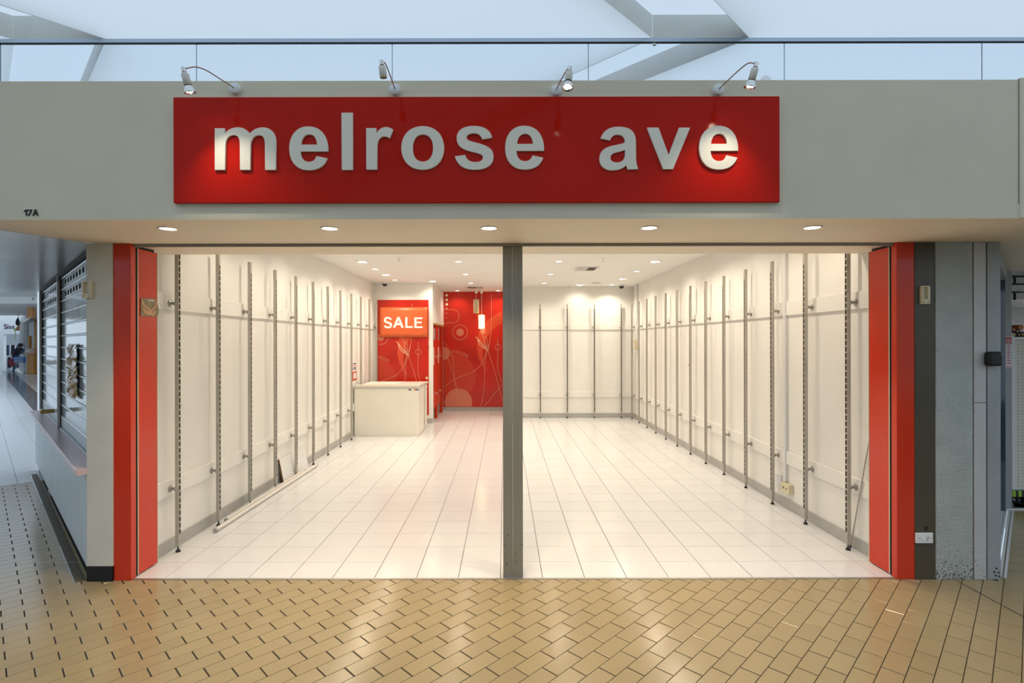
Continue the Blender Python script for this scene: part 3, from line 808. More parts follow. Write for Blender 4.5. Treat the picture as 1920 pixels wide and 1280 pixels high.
# ------------------------------------------------------------------ slotted uprights
ZT = 2.50
def make_upright():
    t = thing('slotted_upright', 'x', 'upright', (0,0,0), 0, 'slotted steel uprights along the shop walls')
    hx, hy, w = 0.015, 0.0145, 0.0035
    tube = MB()
    z0 = 0.045
    # closed faces: camera-side, far side, wall side; the slotted face is +x
    tube.add([(-hx,-hy,z0),(hx,-hy,z0),(hx,-hy,ZT),(-hx,-hy,ZT)], [(0,1,2,3)])
    tube.add([(hx,hy,z0),(-hx,hy,z0),(-hx,hy,ZT),(hx,hy,ZT)], [(0,1,2,3)])
    tube.add([(-hx,hy,z0),(-hx,-hy,z0),(-hx,-hy,ZT),(-hx,hy,ZT)], [(0,1,2,3)])
    tube.add([(-hx,-hy,ZT),(hx,-hy,ZT),(hx,hy,ZT),(-hx,hy,ZT)], [(0,1,2,3)])
    tube.add([(-hx,hy,z0),(hx,hy,z0),(hx,-hy,z0),(-hx,-hy,z0)], [(0,1,2,3)])
    for y0, y1 in ((-hy, -0.0085), (0.0085, hy)):
        tube.add([(hx,y0,z0),(hx,y1,z0),(hx,y1,ZT),(hx,y0,ZT)], [(0,1,2,3)])
    zs, pitch, gap = z0+0.10, 0.050, 0.014
    tube.add([(hx,-0.0085,z0),(hx,0.0085,z0),(hx,0.0085,zs),(hx,-0.0085,zs)], [(0,1,2,3)])
    k = 0
    while zs + (k+1)*pitch < ZT-0.085:
        a, b = zs+(k+1)*pitch-gap, zs+(k+1)*pitch
        tube.add([(hx,-0.0085,a),(hx,0.0085,a),(hx,0.0085,b),(hx,-0.0085,b)], [(0,1,2,3)])
        k += 1
    b = zs+k*pitch
    tube.add([(hx,-0.0085,b),(hx,0.0085,b),(hx,0.0085,ZT),(hx,-0.0085,ZT)], [(0,1,2,3)])
    tube.build('upright_tube', M['steel'], t, local=True)
    MB().box(hx-0.011, hx-0.008, -0.0135, 0.0135, z0+0.01, ZT-0.01).build('slot_shade_strip', M['steel_dark'], t, local=True)  # dark strip stands in for the shade inside the hollow tube
    for z in (0.505, 1.99):
        br = MB().cyl((-0.062, 0, z), (-hx, 0, z), 0.0105, n=14).cyl((-0.030, 0, z), (-hx, 0, z), 0.0145, n=14).build('wall_bracket', M['bracket'], t, local=True)
        MB().lathe([(0.0, 0.0), (0.029, 0.0), (0.029, 0.003), (0.018, 0.007), (0.011, 0.014)], (-0.064, 0, z), (1,0,0), 20).build('flange', M['bracket'], br, local=True)
        MB().cyl((-0.023, 0, z-0.012), (-0.023, 0, z-0.021), 0.004, n=8).build('grub_screw', M['steel_dark'], br, local=True)
    MB().cyl((0, 0, 0.012), (0, 0, z0), 0.006, n=8).lathe([(0.0, 0.02), (0.010, 0.018), (0.017, 0.010), (0.019, 0.0), (0.0, 0.0)], (0,0,0.001), (0,0,1), 16).build('levelling_foot', M['dark_rubber'], t, local=True)
    return t
proto = make_upright(); first = True
def place(x, y, rz, label):
    global first
    o = proto if first else copy_tree(proto)
    first = False
    o.location = (x, y, 0); o.rotation_euler = (0, 0, rz); o['label'] = label
for k in range(12):
    y = 4.232 + 0.5995*k
    nm = 'slotted steel upright on the left wall, ' + ('nearest the entrance' if k == 0 else ordinal(k) + ' from the entrance' if k < 11 else 'against the counter wall')
    place(XL+0.0805, min(y, 10.835), 0, nm)
for k in range(13):
    y = 4.245 + 0.5995*k
    nm = 'slotted steel upright on the right wall, ' + ('nearest the entrance' if k == 0 else ordinal(k) + ' from the entrance' if k < 12 else 'nearest the back corner')
    place(XR-0.0805, y, math.pi, nm)
for k, u in enumerate((1012.9, 1063.5, 1114.4, 1164.8)):
    p = px(u, 600, YB-0.08)
    nm = 'slotted steel upright on the back wall, ' + ['nearest the centre post', 'second from the centre post', 'third from the centre post', 'nearest the right corner'][k]
    place(p.x, YB-0.0805, -math.pi/2, nm)

# ------------------------------------------------------------------ mural and panel with printed flowers
def ribbon(mb, pts2, w, y, f):
    P = [Vector(p) for p in pts2]
    L, Rr = [], []
    for k, p in enumerate(P):
        d = (P[min(k+1, len(P)-1)] - P[max(k-1, 0)]).normalized()
        n = Vector((-d.y, d.x))*w/2
        L.append(p+n); Rr.append(p-n)
    vs = [f(q, y) for q in L] + [f(q, y) for q in Rr]
    n = len(P)
    mb.add(vs, [(i, i+1, n+i+1, n+i) for i in range(n-1)])
def disc(mb, c, r, y, f, n=40, inner=0.0, clipbox=None):
    pts = [Vector((c[0]+r*math.cos(2*math.pi*k/n), c[1]+r*math.sin(2*math.pi*k/n))) for k in range(n)]
    if inner:
        ins = [Vector((c[0]+inner*math.cos(2*math.pi*k/n), c[1]+inner*math.sin(2*math.pi*k/n))) for k in range(n)]
        for k in range(n):
            j = (k+1) % n
            q = [pts[k], pts[j], ins[j], ins[k]]
            if clipbox and any(not (clipbox[0] <= p.x <= clipbox[2] and clipbox[1] <= p.y <= clipbox[3]) for p in q): continue
            mb.add([f(p, y) for p in q], [(0,1,2,3)])
    else:
        poly = [(p.x, p.y) for p in pts]
        if clipbox:
            poly = clip(poly, -1, 0, -clipbox[0]); poly = clip(poly, 1, 0, clipbox[2]) if poly else poly
            poly = clip(poly, 0, -1, -clipbox[1]) if poly else poly; poly = clip(poly, 0, 1, clipbox[3]) if poly else poly
        if len(poly) > 2: mb.add([f(Vector(p), y) for p in poly], [tuple(range(len(poly)))])
def motif(parent, Y, du, dv, k, cb, dots):
    """flower print; coordinates are photo pixels of the large mural; cb = clip box in its own pixels"""
    C = lambda x, y: Vector((913 + (800+x/6.097-913)*k + du, 654 + (590+y/6.097-654)*k + dv))
    f = lambda p, y: px(p.x, p.y, y)
    S = k/6.097
    n = [0]
    def part(name, m, fn):
        n[0] += 1
        mb = MB(); fn(mb, Y - 0.0004*n[0])
        if mb.v: mb.build(name, M[m], parent)
    inside = lambda p: cb[0] <= p.x <= cb[2] and cb[1] <= p.y <= cb[3]
    def line(name, pts, w=4.5, m='print_line'):
        P = smooth_path([C(*p) for p in pts], 6)
        P = [p for p in P if inside(p)]
        if len(P) > 2: part(name, m, lambda mb, y: ribbon(mb, P, w*S, y, f))
    part('printed_circle', 'print_deep', lambda mb, y: disc(mb, C(310, 700), 256*S, y, f, 48, 0, cb))
    part('printed_ring', 'print_deep', lambda mb, y: disc(mb, C(400, 200), 192*S, y, f, 48, 188*S, cb))
    cres = [C(*p) for p in ((697,663),(640,590),(597,500),(574,390),(578,290),(600,200),(640,120),(700,60),(780,0),(862,-45),(862,95),(800,130),(735,195),(690,260),(655,340),(640,440),(655,560))]
    cp_ = [(p.x, p.y) for p in cres]
    for nx, ny, cc in ((-1,0,-cb[0]), (1,0,cb[2]), (0,-1,-cb[1]), (0,1,cb[3])):
        cp_ = clip(cp_, nx, ny, cc) if cp_ else cp_
    if len(cp_) > 2:
        def cr(mb, y):
            me_pts = cp_
            h = len(me_pts)
            # fan strips between the two sides
            i, j = 0, h-1
            while j - i > 1:
                mb.add([f(Vector(me_pts[i]), y), f(Vector(me_pts[i+1]), y), f(Vector(me_pts[j]), y)], [(0,1,2)]); i += 1
                if j - i > 1:
                    mb.add([f(Vector(me_pts[i]), y), f(Vector(me_pts[j-1]), y), f(Vector(me_pts[j]), y)], [(0,1,2)]); j -= 1
        part('printed_crescent', 'print_orange', cr)
    part('printed_circle', 'print_pink', lambda mb, y: disc(mb, C(363, 1000), 158*S, y, f, 40, 0, cb))
    part('printed_circle', 'print_pink', lambda mb, y: disc(mb, C(190, 442), 76*S, y, f, 32, 0, cb))
    part('printed_circle', 'print_pink', lambda mb, y: disc(mb, C(382, 200), 44*S, y, f, 32, 0, cb))
    part('printed_ring', 'print_line', lambda mb, y: disc(mb, C(382, 200), 86*S, y, f, 40, 81*S, cb))
    part('printed_ring', 'print_orange', lambda mb, y: disc(mb, C(382, 200), 101*S, y, f, 40, 98*S, cb))
    for x, y_ in ((302,418),(347,423),(386,434),(424,450),(459,470)):
        part('printed_ring', 'print_line', lambda mb, y: disc(mb, C(x, y_), 17*S, y, f, 20, 12.5*S, cb))
    part('printed_ring', 'print_line', lambda mb, y: disc(mb, C(814, 370), 34*S, y, f, 24, 30*S, cb))
    line('printed_petal', [(563,250),(620,320),(690,395)], 7, 'print_pale')
    line('printed_petal', [(585,283),(610,345),(700,412)], 5, 'print_pale')
    line('printed_petal', [(672,245),(655,300),(688,420)], 6, 'print_line')
    line('printed_petal', [(672,245),(690,300),(684,400)], 5, 'print_line')
    line('printed_petal', [(722,300),(712,350),(704,425)], 6, 'print_line')
    line('printed_stem', [(575,-20),(620,170),(685,370),(730,500),(790,690),(830,850),(862,975)], 5)
    line('printed_stem', [(742,-330),(740,0),(735,200),(718,310),(680,420),(640,540),(550,640),(430,690),(310,740),(190,840)])
    line('printed_stem', [(690,420),(665,560),(660,800),(640,960),(615,1045)])
    line('printed_stem', [(190,300),(260,400),(305,520),(318,740),(345,850),(408,1045)])
    line('printed_stem', [(190,360),(250,520),(320,740),(345,880),(375,1045)])
    line('printed_stem', [(862,805),(760,920),(660,1045)])
    line('printed_stem', [(812,260),(812,420),(810,600),(830,690),(862,775)])
    line('printed_stem', [(190,190),(280,190),(400,150),(520,115)], 3, 'print_orange')
    for i, (x, y_, r, m) in enumerate(dots):
        part('printed_dot', m, lambda mb, y: disc(mb, (x, y_), r, y, f, 20, 0, None))
mu = thing('wall_mural', 'large red mural with circles and line drawn flowers on the rear wall', 'mural', (px(890, 700, YM).x, YM, 0.1))
a, b = px(831.5, 763, YM-0.006), px(953, 546, YM-0.006)
MB().box(a.x, b.x, YM-0.006, YM-0.0005, a.z, ZC-0.003).build('mural_panel', M['mural_red'], mu)
motif(mu, YM-0.0085, 0, 0, 1.0, (831.6, 547, 953, 762.5),
      [(837.5, 553.4, 2.6, 'print_pale'), (837.5, 562.0, 2.6, 'print_pale'), (837.5, 570.4, 2.6, 'print_pale'), (837.5, 578.7, 2.5, 'print_pink'), (837.5, 587.2, 2.4, 'print_orange'), (837.5, 595.6, 2.4, 'print_deep')])
cap = [(831.7, 580.3), (850, 580.3)] + [(850+11*math.sin(q*math.pi/10), 592.8-12.5*math.cos(q*math.pi/10)) for q in range(1, 10)] + [(850, 605.3), (831.7, 605.3)]
mb = MB(); ribbon(mb, cap, 0.75, YM-0.017, lambda p, y: px(p.x, p.y, y)); mb.build('printed_outline', M['print_line'], mu)

pm = thing('counter_mural', 'tall red printed panel behind the sales counter', 'mural', (px(755, 770, YP).x, YP, 0.2))
YQ = YP-0.010
a, b = px(708, 778, YQ), px(803.5, 562, YQ)
MB().box(a.x, b.x, YQ, YP-0.0005, a.z, b.z).build('mural_panel', M['mural_red'], pm, 0.001)
motif(pm, YQ-0.0005, -149, 9, 1.0, (708.6, 562.6, 803, 777.5),
      [(800.2, 708.4, 2.4, 'print_pale'), (800.2, 716.4, 2.4, 'print_pale'), (800.2, 724.3, 2.3, 'print_pink'), (800.2, 732.5, 2.2, 'print_orange'), (800.2, 740.3, 2.2, 'print_deep')])
for v in (650, 769):
    p = px(804, v, YQ); MB().cyl((p.x, YQ, p.z), (p.x, YQ-0.012, p.z), 0.011, n=12).build('fixing_stud', M['chrome'], pm)
# sale poster
po = thing('sale_poster', 'orange poster with white SALE lettering on the red panel', 'poster', px(757, 632, YQ-0.03))
YO = YQ-0.030
a, b = px(711.4, 632, YO), px(801.8, 575.8, YO)
mb = MB(); NX, NZ = 14, 8
grid = []
for i in range(NX+1):
    for j in range(NZ+1):
        x = a.x+(b.x-a.x)*i/NX; z = a.z+(b.z-a.z)*j/NZ
        grid.append(Vector((x, YO + random.uniform(-0.0015, 0.0015), z)))
ids = lambda i, j: i*(NZ+1)+j
mb.add(grid, [(ids(i,j), ids(i+1,j), ids(i+1,j+1), ids(i,j+1)) for i in range(NX) for j in range(NZ)], True)
o = mb.build('poster_sheet', M['poster_orange'], po); so_ = o.modifiers.new('thick', 'SOLIDIFY'); so_.thickness = 0.003; so_.offset = -1
SALE = ['M 278 468 C 262 440 235 430 212 430 C 180 430 158 452 158 482 C 158 515 185 525 215 533 C 240 540 250 546 250 558 C 250 570 238 575 222 575 C 205 575 190 568 180 552 L 158 572 C 172 596 195 603 222 603 C 258 603 283 585 283 553 C 283 520 258 510 228 502 C 200 494 190 490 190 478 C 190 466 200 459 213 459 C 230 459 243 466 252 480 Z',
        'M 293 594 L 360 434 L 392 434 L 458 594 L 420 594 L 405 556 L 346 556 L 330 594 Z M 358 526 L 393 526 L 376 480 Z',
        'M 480 436 L 512 436 L 512 569 L 592 569 L 592 597 L 480 597 Z', 'M 615 438 L 738 438 L 738 466 L 648 466 L 648 502 L 727 502 L 727 529 L 648 529 L 648 571 L 738 571 L 738 600 L 615 600 Z']
for path in SALE:
    polys = [[(lambda w: (w.x-po.location.x, w.z-po.location.z))(px(700+q[0]/8, 540+q[1]/8, YO)) for q in p] for p in parse_path(path)]
    o = link('poster_letter', outline_mesh('poster_letter', polys, 0.002, 0.0, M['card_white']), po)
    o.location = (0, YO-0.0032-po.location.y, 0)

# ------------------------------------------------------------------ counter
ct = thing('sales_counter', 'cream boxy sales counter against the left wall', 'counter', (-2.1, 9.85, 0))
MB().box(XL+0.105, -1.535, 9.43, 10.26, 0.0, 0.862).box(XL+0.020, -1.535, 9.41, 9.43, 0.0, 0.862).build('counter_body', M['counter'], ct, 0.004)
MB().prism([(XL+0.020, 9.385), (-1.515, 9.385), (-1.515, 10.28), (XL+0.105, 10.28), (XL+0.105, 9.60), (XL+0.020, 9.60)], 0.865, 0.905).build('counter_top', M['counter_top'], ct, 0.004)
MB().box(-1.530, -1.512, 10.10, 10.28, 0.07, 0.855).build('end_panel', M['counter'], ct, 0.003)
MB().box(XL+0.12, -1.95, 9.62, 10.2, 0.906, 0.912).build('desk_mat', M['counter'], ct, 0.002)
for u, m in ((768.3, 'black_paint'), (773.8, 'card_white'), (778.6, 'poster_orange'), (783.0, 'blue_logo')):
    p = px(u, 730.5, 9.408)
    MB().box(p.x-0.019, p.x+0.019, 9.4075, 9.4098, p.z-0.012, p.z+0.012).build('card_sticker', M[m], ct)
# notices on the left wall
nt_ = thing('wall_notice', 'white notice with dark lines on the left wall above the counter', 'notice', (XL, 9.45, 1.15))
MB().box(XL+0.0005, XL+0.004, 9.36, 9.62, 1.17, 1.31).build('notice_sheet', M['card_white'], nt_)
for z in (1.29, 1.255, 1.215, 1.19): MB().box(XL+0.004, XL+0.005, 9.39, 9.59, z-0.007, z+0.007).build('printed_line', M['black_paint' if z != 1.255 else 'notice_red'], nt_)
nt2 = thing('wall_notice', 'red framed white notice low on the left wall above the counter', 'notice', (XL, 9.45, 1.05))
MB().box(XL+0.0005, XL+0.005, 9.36, 9.62, 0.985, 1.145).build('notice_frame', M['notice_red'], nt2)
MB().box(XL+0.005, XL+0.0085, 9.41, 9.58, 1.02, 1.12).build('notice_sheet', M['card_white'], nt2)

# ------------------------------------------------------------------ fitting-room doors in the passage
def fit_door(y0, y1, label):
    t = thing('fitting_room_door', label, 'door', (XA-0.03, 0.5*(y0+y1), 0.25))
    z0, z1 = 0.27, 1.995
    w0, w1, zw = y0+0.10, y1-0.10, 1.72
    m = MB().box(XA-0.045, XA-0.01, y0, y1, z0, zw).box(XA-0.045, XA-0.01, y0, w0, zw, z1).box(XA-0.045, XA-0.01, w1, y1, zw, z1).box(XA-0.045, XA-0.01, w0, w1, z1-0.03, z1)
    m.build('door_leaf', M['red'], t)
    MB().box(XA-0.03, XA-0.024, w0, w1, zw, z1-0.03).build('door_window', M['far_grey'], t)
    MB().box(XA-0.009, XA-0.003, y0+0.05, y0+0.14, 1.20, 1.56).build('pull_plate', M['counter'], t)
    for z in (1.35, 0.55):
        MB().cyl((XA-0.01, y1-0.05, z), (XA+0.012, y1-0.05, z), 0.018, n=12).build('hinge', M['steel'], t)
fit_door(10.99, 11.56, 'red fitting room door with grey window nearest the counter wall')
fit_door(11.76, 12.24, 'red fitting room door with grey window nearest the mural')
for y0, y1, nm in ((11.58, 11.74, 'red post between the two fitting room doors'), (12.50, 12.70, 'red post between fitting room door and mural')):
    tag(MB().box(XA-0.06, XA+0.002, y0, y1, 0.0, 2.03).build('fitting_room_post', M['red'], None, 0.002), nm, 'post')
tag(MB().box(XA-0.09, XA+0.006, YP+0.1, YM-0.02, 2.03, 2.07).build('fitting_room_rail', M['wood'], None, 0.002), 'brown top rail above the fitting room doors', 'rail')

# ------------------------------------------------------------------ pendants in front of the mural
def pendant(u, v0, v1, w, label, lit):
    Y = 12.45
    p = px(u, v0, Y); q = px(u, v1, Y)
    cu_ = p.x
    t = thing('pendant_lamp', label, 'pendant lamp', (cu_, Y, ZC))
    MB().lathe([(0.0, -0.075), (0.028, -0.075), (0.034, -0.07), (0.034, 0.0)], (cu_, Y, ZC), (0,0,1), 18).build('ceiling_cup', M['counter'], t)
    MB().cyl((cu_, Y, ZC-0.07), (cu_, Y, p.z), 0.005, n=8).build('cord', M['counter'], t)
    r = w/2
    MB().lathe([(0.012, 0.0), (r*0.95, -0.002), (r, -0.012), (r, q.z-p.z+0.01), (r*0.96, q.z-p.z), (r*0.90, q.z-p.z+0.012), (r*0.90, -0.02)], (cu_, Y, p.z), (0,0,1), 20).build('lamp_shade', M['pendant_lit' if lit else 'pendant_off'], t)
    if lit:
        l = bpy.data.lights.new('pendant_light', 'POINT'); l.energy = 1.6; l.color = (1, 0.70, 0.36); l.shadow_soft_size = 0.05
        o = bpy.data.objects.new('pendant_light', l); COL.objects.link(o); o.parent = t; o.location = (0, 0, q.z-0.05-ZC)
pendant(893, 561, 587, 0.135, 'unlit cream pendant lamp before the mural', False)
pendant(903, 590, 616, 0.145, 'glowing amber pendant lamp before the mural', True)

# ------------------------------------------------------------------ small things inside the shop
def tubething(label, p0, p1, r):
    t = thing('clothes_rail_tube', label, 'tube', (p0[0], p0[1], 0))
    MB().cyl(p0, p1, r, n=18, cap=(False, False)).build('tube', M['tube_white'], t)
    d = (Vector(p1)-Vector(p0)).normalized()
    for e, s in ((Vector(p0), -1), (Vector(p1), 1)):
        MB().cyl(e - d*s*0.02, e + d*s*0.004, r*1.06, n=18).cyl(e + d*s*0.004, e + d*s*0.006, r*0.55, n=12).build('end_cap', M['baseboard'], t)
tubething('long white tube lying on the floor along the left uprights, further from the wall', (-2.555, 4.655, 0.020), (-2.535, 7.10, 0.020), 0.019)
tubething('white tube lying on the floor closer to the left uprights', (-2.603, 4.93, 0.018), (-2.592, 6.82, 0.018), 0.017)
t = thing('leaning_board', 'white board with brown edge leaning at the foot of the left wall', 'board', (-2.66, 6.7, 0))
lb = MB(); ax_ = Vector((0.055, 0, -0.28)).normalized()
cL = Vector((-2.662, 6.68, 0.142))
lb.obox(cL, (Vector((0,1,0)), ax_, Vector((0,1,0)).cross(ax_)), (0.40, 0.142, 0.006)); lb.build('board_face', M['plastic_white'], t)
lb = MB(); lb.obox(cL + Vector((0,-0.402,0)), (Vector((0,1,0)), ax_, Vector((0,1,0)).cross(ax_)), (0.002, 0.142, 0.0085)); lb.build('raw_edge', M['brown_edge'], t)
# right wall: conduit, sockets, switch, rod
t = thing('wall_conduit', 'white cable conduit running down the right wall to a socket', 'conduit', (XR, 5.31, 0.3))
MB().box(XR-0.030, XR-0.0005, 5.292, 5.328, 0.27, ZC-0.001).build('conduit', M['plastic_white'], t, 0.003)
t = thing('wall_socket', 'cream socket box below the conduit on the right wall', 'socket', (XR, 5.28, 0.2))
MB().box(XR-0.050, XR-0.0005, 5.19, 5.335, 0.165, 0.262).build('socket_box', M['plastic_cream'], t, 0.004)
for y in (5.235, 5.29): MB().box(XR-0.0525, XR-0.050, y-0.006, y+0.006, 0.205, 0.225).build('socket_hole', M['steel_dark'], t)
t = thing('wall_socket', 'white blank plate beside the socket on the right wall', 'socket', (XR, 5.5, 0.2))
MB().box(XR-0.018, XR-0.0005, 5.40, 5.53, 0.20, 0.31).build('blank_plate', M['plastic_white'], t, 0.004)
for z in (0.23, 0.28): MB().cyl((XR-0.018, 5.465, z), (XR-0.020, 5.465, z), 0.004, n=8).build('screw', M['steel'], t)
t = thing('wall_conduit', 'white pipe cover in the back right corner of the shop', 'conduit', (XR, 11.25, 1.6))
MB().box(XR-0.045, XR-0.0005, 11.20, 11.30, 1.66, ZC-0.001).build('pipe_cover', M['plastic_white'], t, 0.004)
t = thing('wall_switch', 'cream switch box under the pipe cover in the back right corner', 'switch', (XR, 11.25, 1.6))
MB().box(XR-0.075, XR-0.046, 11.21, 11.32, 1.50, 1.72).box(XR-0.046, XR-0.0005, 11.21, 11.32, 1.50, 1.655).build('switch_box', M['plastic_cream'], t, 0.004)
MB().box(XR-0.079, XR-0.075, 11.24, 11.29, 1.56, 1.64).build('rocker', M['plastic_white'], t)
t = thing('leaning_rod', 'thin grey metal rod leaning behind the right red panel', 'rod', (2.80, 4.28, 0.0))
MB().cyl((2.806, 4.285, 0.012), (2.812, 4.04, 1.05), 0.0055, n=10).build('rod', M['steel'], t)
MB().cyl((2.8055, 4.287, 0.003), (2.806, 4.285, 0.03), 0.008, n=10).build('rod_tip', M['dark_rubber'], t)
t = thing('red_clip', 'tiny red clip on the seventh upright of the right wall', 'clip', (XR-0.10, 4.245+0.5995*6, 1.3))
MB().box(XR-0.103, XR-0.0965, 4.245+0.5995*6-0.012, 4.245+0.5995*6+0.004, 1.31, 1.335).box(XR-0.108, XR-0.103, 4.245+0.5995*6-0.006, 4.245+0.5995*6, 1.316, 1.329).build('clip', M['notice_red'], t)
t = thing('wall_outlet', 'small white wall plate low on the left wall', 'socket', (XL, 8.25, 0.3))
MB().box(XL+0.0005, XL+0.010, 8.19, 8.31, 0.27, 0.345).build('plate', M['plastic_white'], t, 0.003)
MB().box(XL+0.010, XL+0.013, 8.22, 8.245, 0.295, 0.32).build('rocker', M['lamp_ring'], t)

# ------------------------------------------------------------------ cards and boxes on the front
t = thing('shaped_card', 'small round edged card printed with folded hands on the left red panel', 'card', (-2.632, 3.9, 2.0))
a, b = px(264, 593, 3.84), px(264, 558.5, 3.84)
pts = [(3.822, b.z), (3.985, b.z+0.004), (4.005, b.z-0.025), (4.020, b.z-0.075), (4.018, a.z+0.035), (4.003, a.z+0.004), (3.822, a.z)]
mb = MB(); n = len(pts)
mb.add([(-2.6335, p[0], p[1]) for p in pts] + [(-2.6315, p[0], p[1]) for p in pts], [tuple(range(n)), tuple(range(n, 2*n))[::-1]] + [(i, n+i, n+(i+1) % n, (i+1) % n) for i in range(n)])
mat('card_khaki', (0.30, 0.24, 0.13), 0.35, var=0.35, scale=30)
mat('card_skin', (0.66, 0.38, 0.20), 0.4)
mb.build('card', M['card_khaki'], t)
zm = 0.5*(a.z+b.z)
for pts in ([(3.83, zm+0.055), (3.85, zm+0.02), (3.90, zm-0.01), (3.93, zm-0.02)], [(3.99, zm+0.05), (3.975, zm+0.01), (3.93, zm-0.025), (3.91, zm-0.045)],
            [(3.84, zm-0.005), (3.88, zm-0.03), (3.925, zm-0.028)], [(3.985, zm-0.02), (3.95, zm-0.045), (3.91, zm-0.03)], [(3.85, zm-0.03), (3.89, zm-0.048), (3.93, zm-0.042)], [(3.96, zm-0.055), (3.93, zm-0.048), (3.90, zm-0.03)]):
    mb = MB(); mb.tube([(-2.6312, p[0], p[1]) for p in smooth_path(pts, 4) for p in [p]], 0.0095, 6)
    for i, v_ in enumerate(mb.v): mb.v[i] = Vector((-2.6312 + (v_.x+2.6312)*0.06, v_.y, v_.z))
    mb.build('printed_finger', M['card_skin'], t)
MB().box(-2.6314, -2.6310, 3.905, 3.965, zm+0.052, zm+0.060).build('printed_line', M['card_white'], t)
def key_box(x0, x1, z0, z1, y, label):
    t = thing('plastic_key_box', label, 'box', (0.5*(x0+x1), y, z0))
    w = x1-x0
    m = MB().box(x0, x0+w*0.16, y-0.022, y-0.0005, z0, z1).box(x1-w*0.30, x1, y-0.022, y-0.0005, z0, z1).box(x0+w*0.16, x1-w*0.30, y-0.022, y-0.0005, z0, z0+(z1-z0)*0.28).box(x0+w*0.16, x1-w*0.30, y-0.022, y-0.0005, z1-(z1-z0)*0.08, z1).box(x0+w*0.16, x1-w*0.30, y-0.006, y-0.0005, z0+(z1-z0)*0.28, z1-(z1-z0)*0.08)
    m.build('housing', M['plastic_cream'], t, 0.0015)
    for x in (x0+w*0.2, x1-w*0.2): MB().cyl((x, y-0.022, z0+(z1-z0)*0.12), (x, y-0.0235, z0+(z1-z0)*0.12), 0.004, n=8).build('screw', M['brown_edge'], t)
a, b = px(160.5, 559, 3.70), px(173.5, 527, 3.70)
key_box(-2.953, b.x, a.z, b.z, 3.7095, 'open cream plastic box on the white wall end beside the shutter')
a, b = px(1725.5, 570, 3.71), px(1741.5, 536, 3.71)
key_box(a.x, b.x, a.z, b.z, 3.7175, 'open cream plastic box on the dark grey board')
t = thing('power_point', 'white single power point low on the dark grey board', 'socket', px(1734, 1018, 3.717))
a, b = px(1717.5, 1018.5, 3.705), px(1750, 999, 3.705)
MB().box(a.x, b.x, 3.705, 3.7175, a.z, b.z).build('face_plate', M['plastic_white'], t, 0.004)
cz_ = 0.5*(a.z+b.z); W_ = b.x-a.x
MB().box(a.x+W_*0.36, a.x+W_*0.48, 3.699, 3.705, cz_-0.014, cz_+0.010).build('rocker', M['card_white'], t, 0.002)
for dx, dz, rot in ((0.62, 0.004, 0.5), (0.72, 0.004, -0.5), (0.67, -0.014, 0.0)):
    c_ = Vector((a.x+W_*dx, 3.7045, cz_+dz))
    MB().obox(c_, (Vector((math.cos(rot),0,math.sin(rot))), Vector((0,1,0)), Vector((-math.sin(rot),0,math.cos(rot)))), (0.0015, 0.0012, 0.0055)).build('pin_slot', M['steel_dark'], t)
for dx in (0.2, 0.9): MB().cyl((a.x+W_*dx, 3.705, cz_), (a.x+W_*dx, 3.7035, cz_), 0.003, n=8).build('screw', M['steel_dark'], t)
a, b = px(1734, 994.5, 3.716), px(1739.5, 987, 3.716)
tag(MB().prism([(a.x, 3.7165), (b.x, 3.7165), (b.x, 3.7178), (a.x, 3.7178)], a.z, b.z).box(a.x+0.003, b.x+0.001, 3.7168, 3.7178, b.z, b.z+0.002).build('black_sticker', M['black_paint'], None), 'small black sticker above the power point', 'sticker')

# ------------------------------------------------------------------ left: low wall, ledge and shutter (turned 45 degrees)
A45 = math.radians(135)
P0 = (-2.94, 3.712, 0)
lw = thing('wall_low', 'pale blue low wall under the shutter ledge', None, P0, A45)
lw['kind'] = 'structure'
MB().box(0.02, 4.58, -0.30, 0.0, 0.10, 0.748).build('wall_face', M['low_wall_blue'], lw, 0.003, local=True)
MB().box(0.04, 4.55, -0.30, -0.03, -0.004, 0.10).build('kick_recess', M['black_base'], lw, local=True)
lg = thing('shutter_ledge', 'pink laminate ledge on top of the pale blue low wall', 'ledge', P0, A45)
MB().box(0.0, 4.50, -0.20, 0.062, 0.750, 0.792).build('ledge_slab', M['ledge_pink'], lg, 0.006, local=True)
MB().box(-0.006, 0.0, -0.045, 0.055, 0.752, 0.790).build('ledge_end', M['ledge_pink'], lg, local=True)
mat('rust', (0.22, 0.08, 0.02), 0.8, var=0.4, scale=60)
MB().box(-0.010, -0.002, -0.062, -0.047, 0.748, 0.80).build('broken_edge', M['rust'], lg, local=True)
sh = thing('roller_shutter', 'closed two bay shutter of grey plastic slats above the pink ledge', 'shutter', P0, A45)
YSH = -0.075
rows = 13
z_b, z_t = 0.815, ZS-0.03
H = (z_t-z_b)/rows
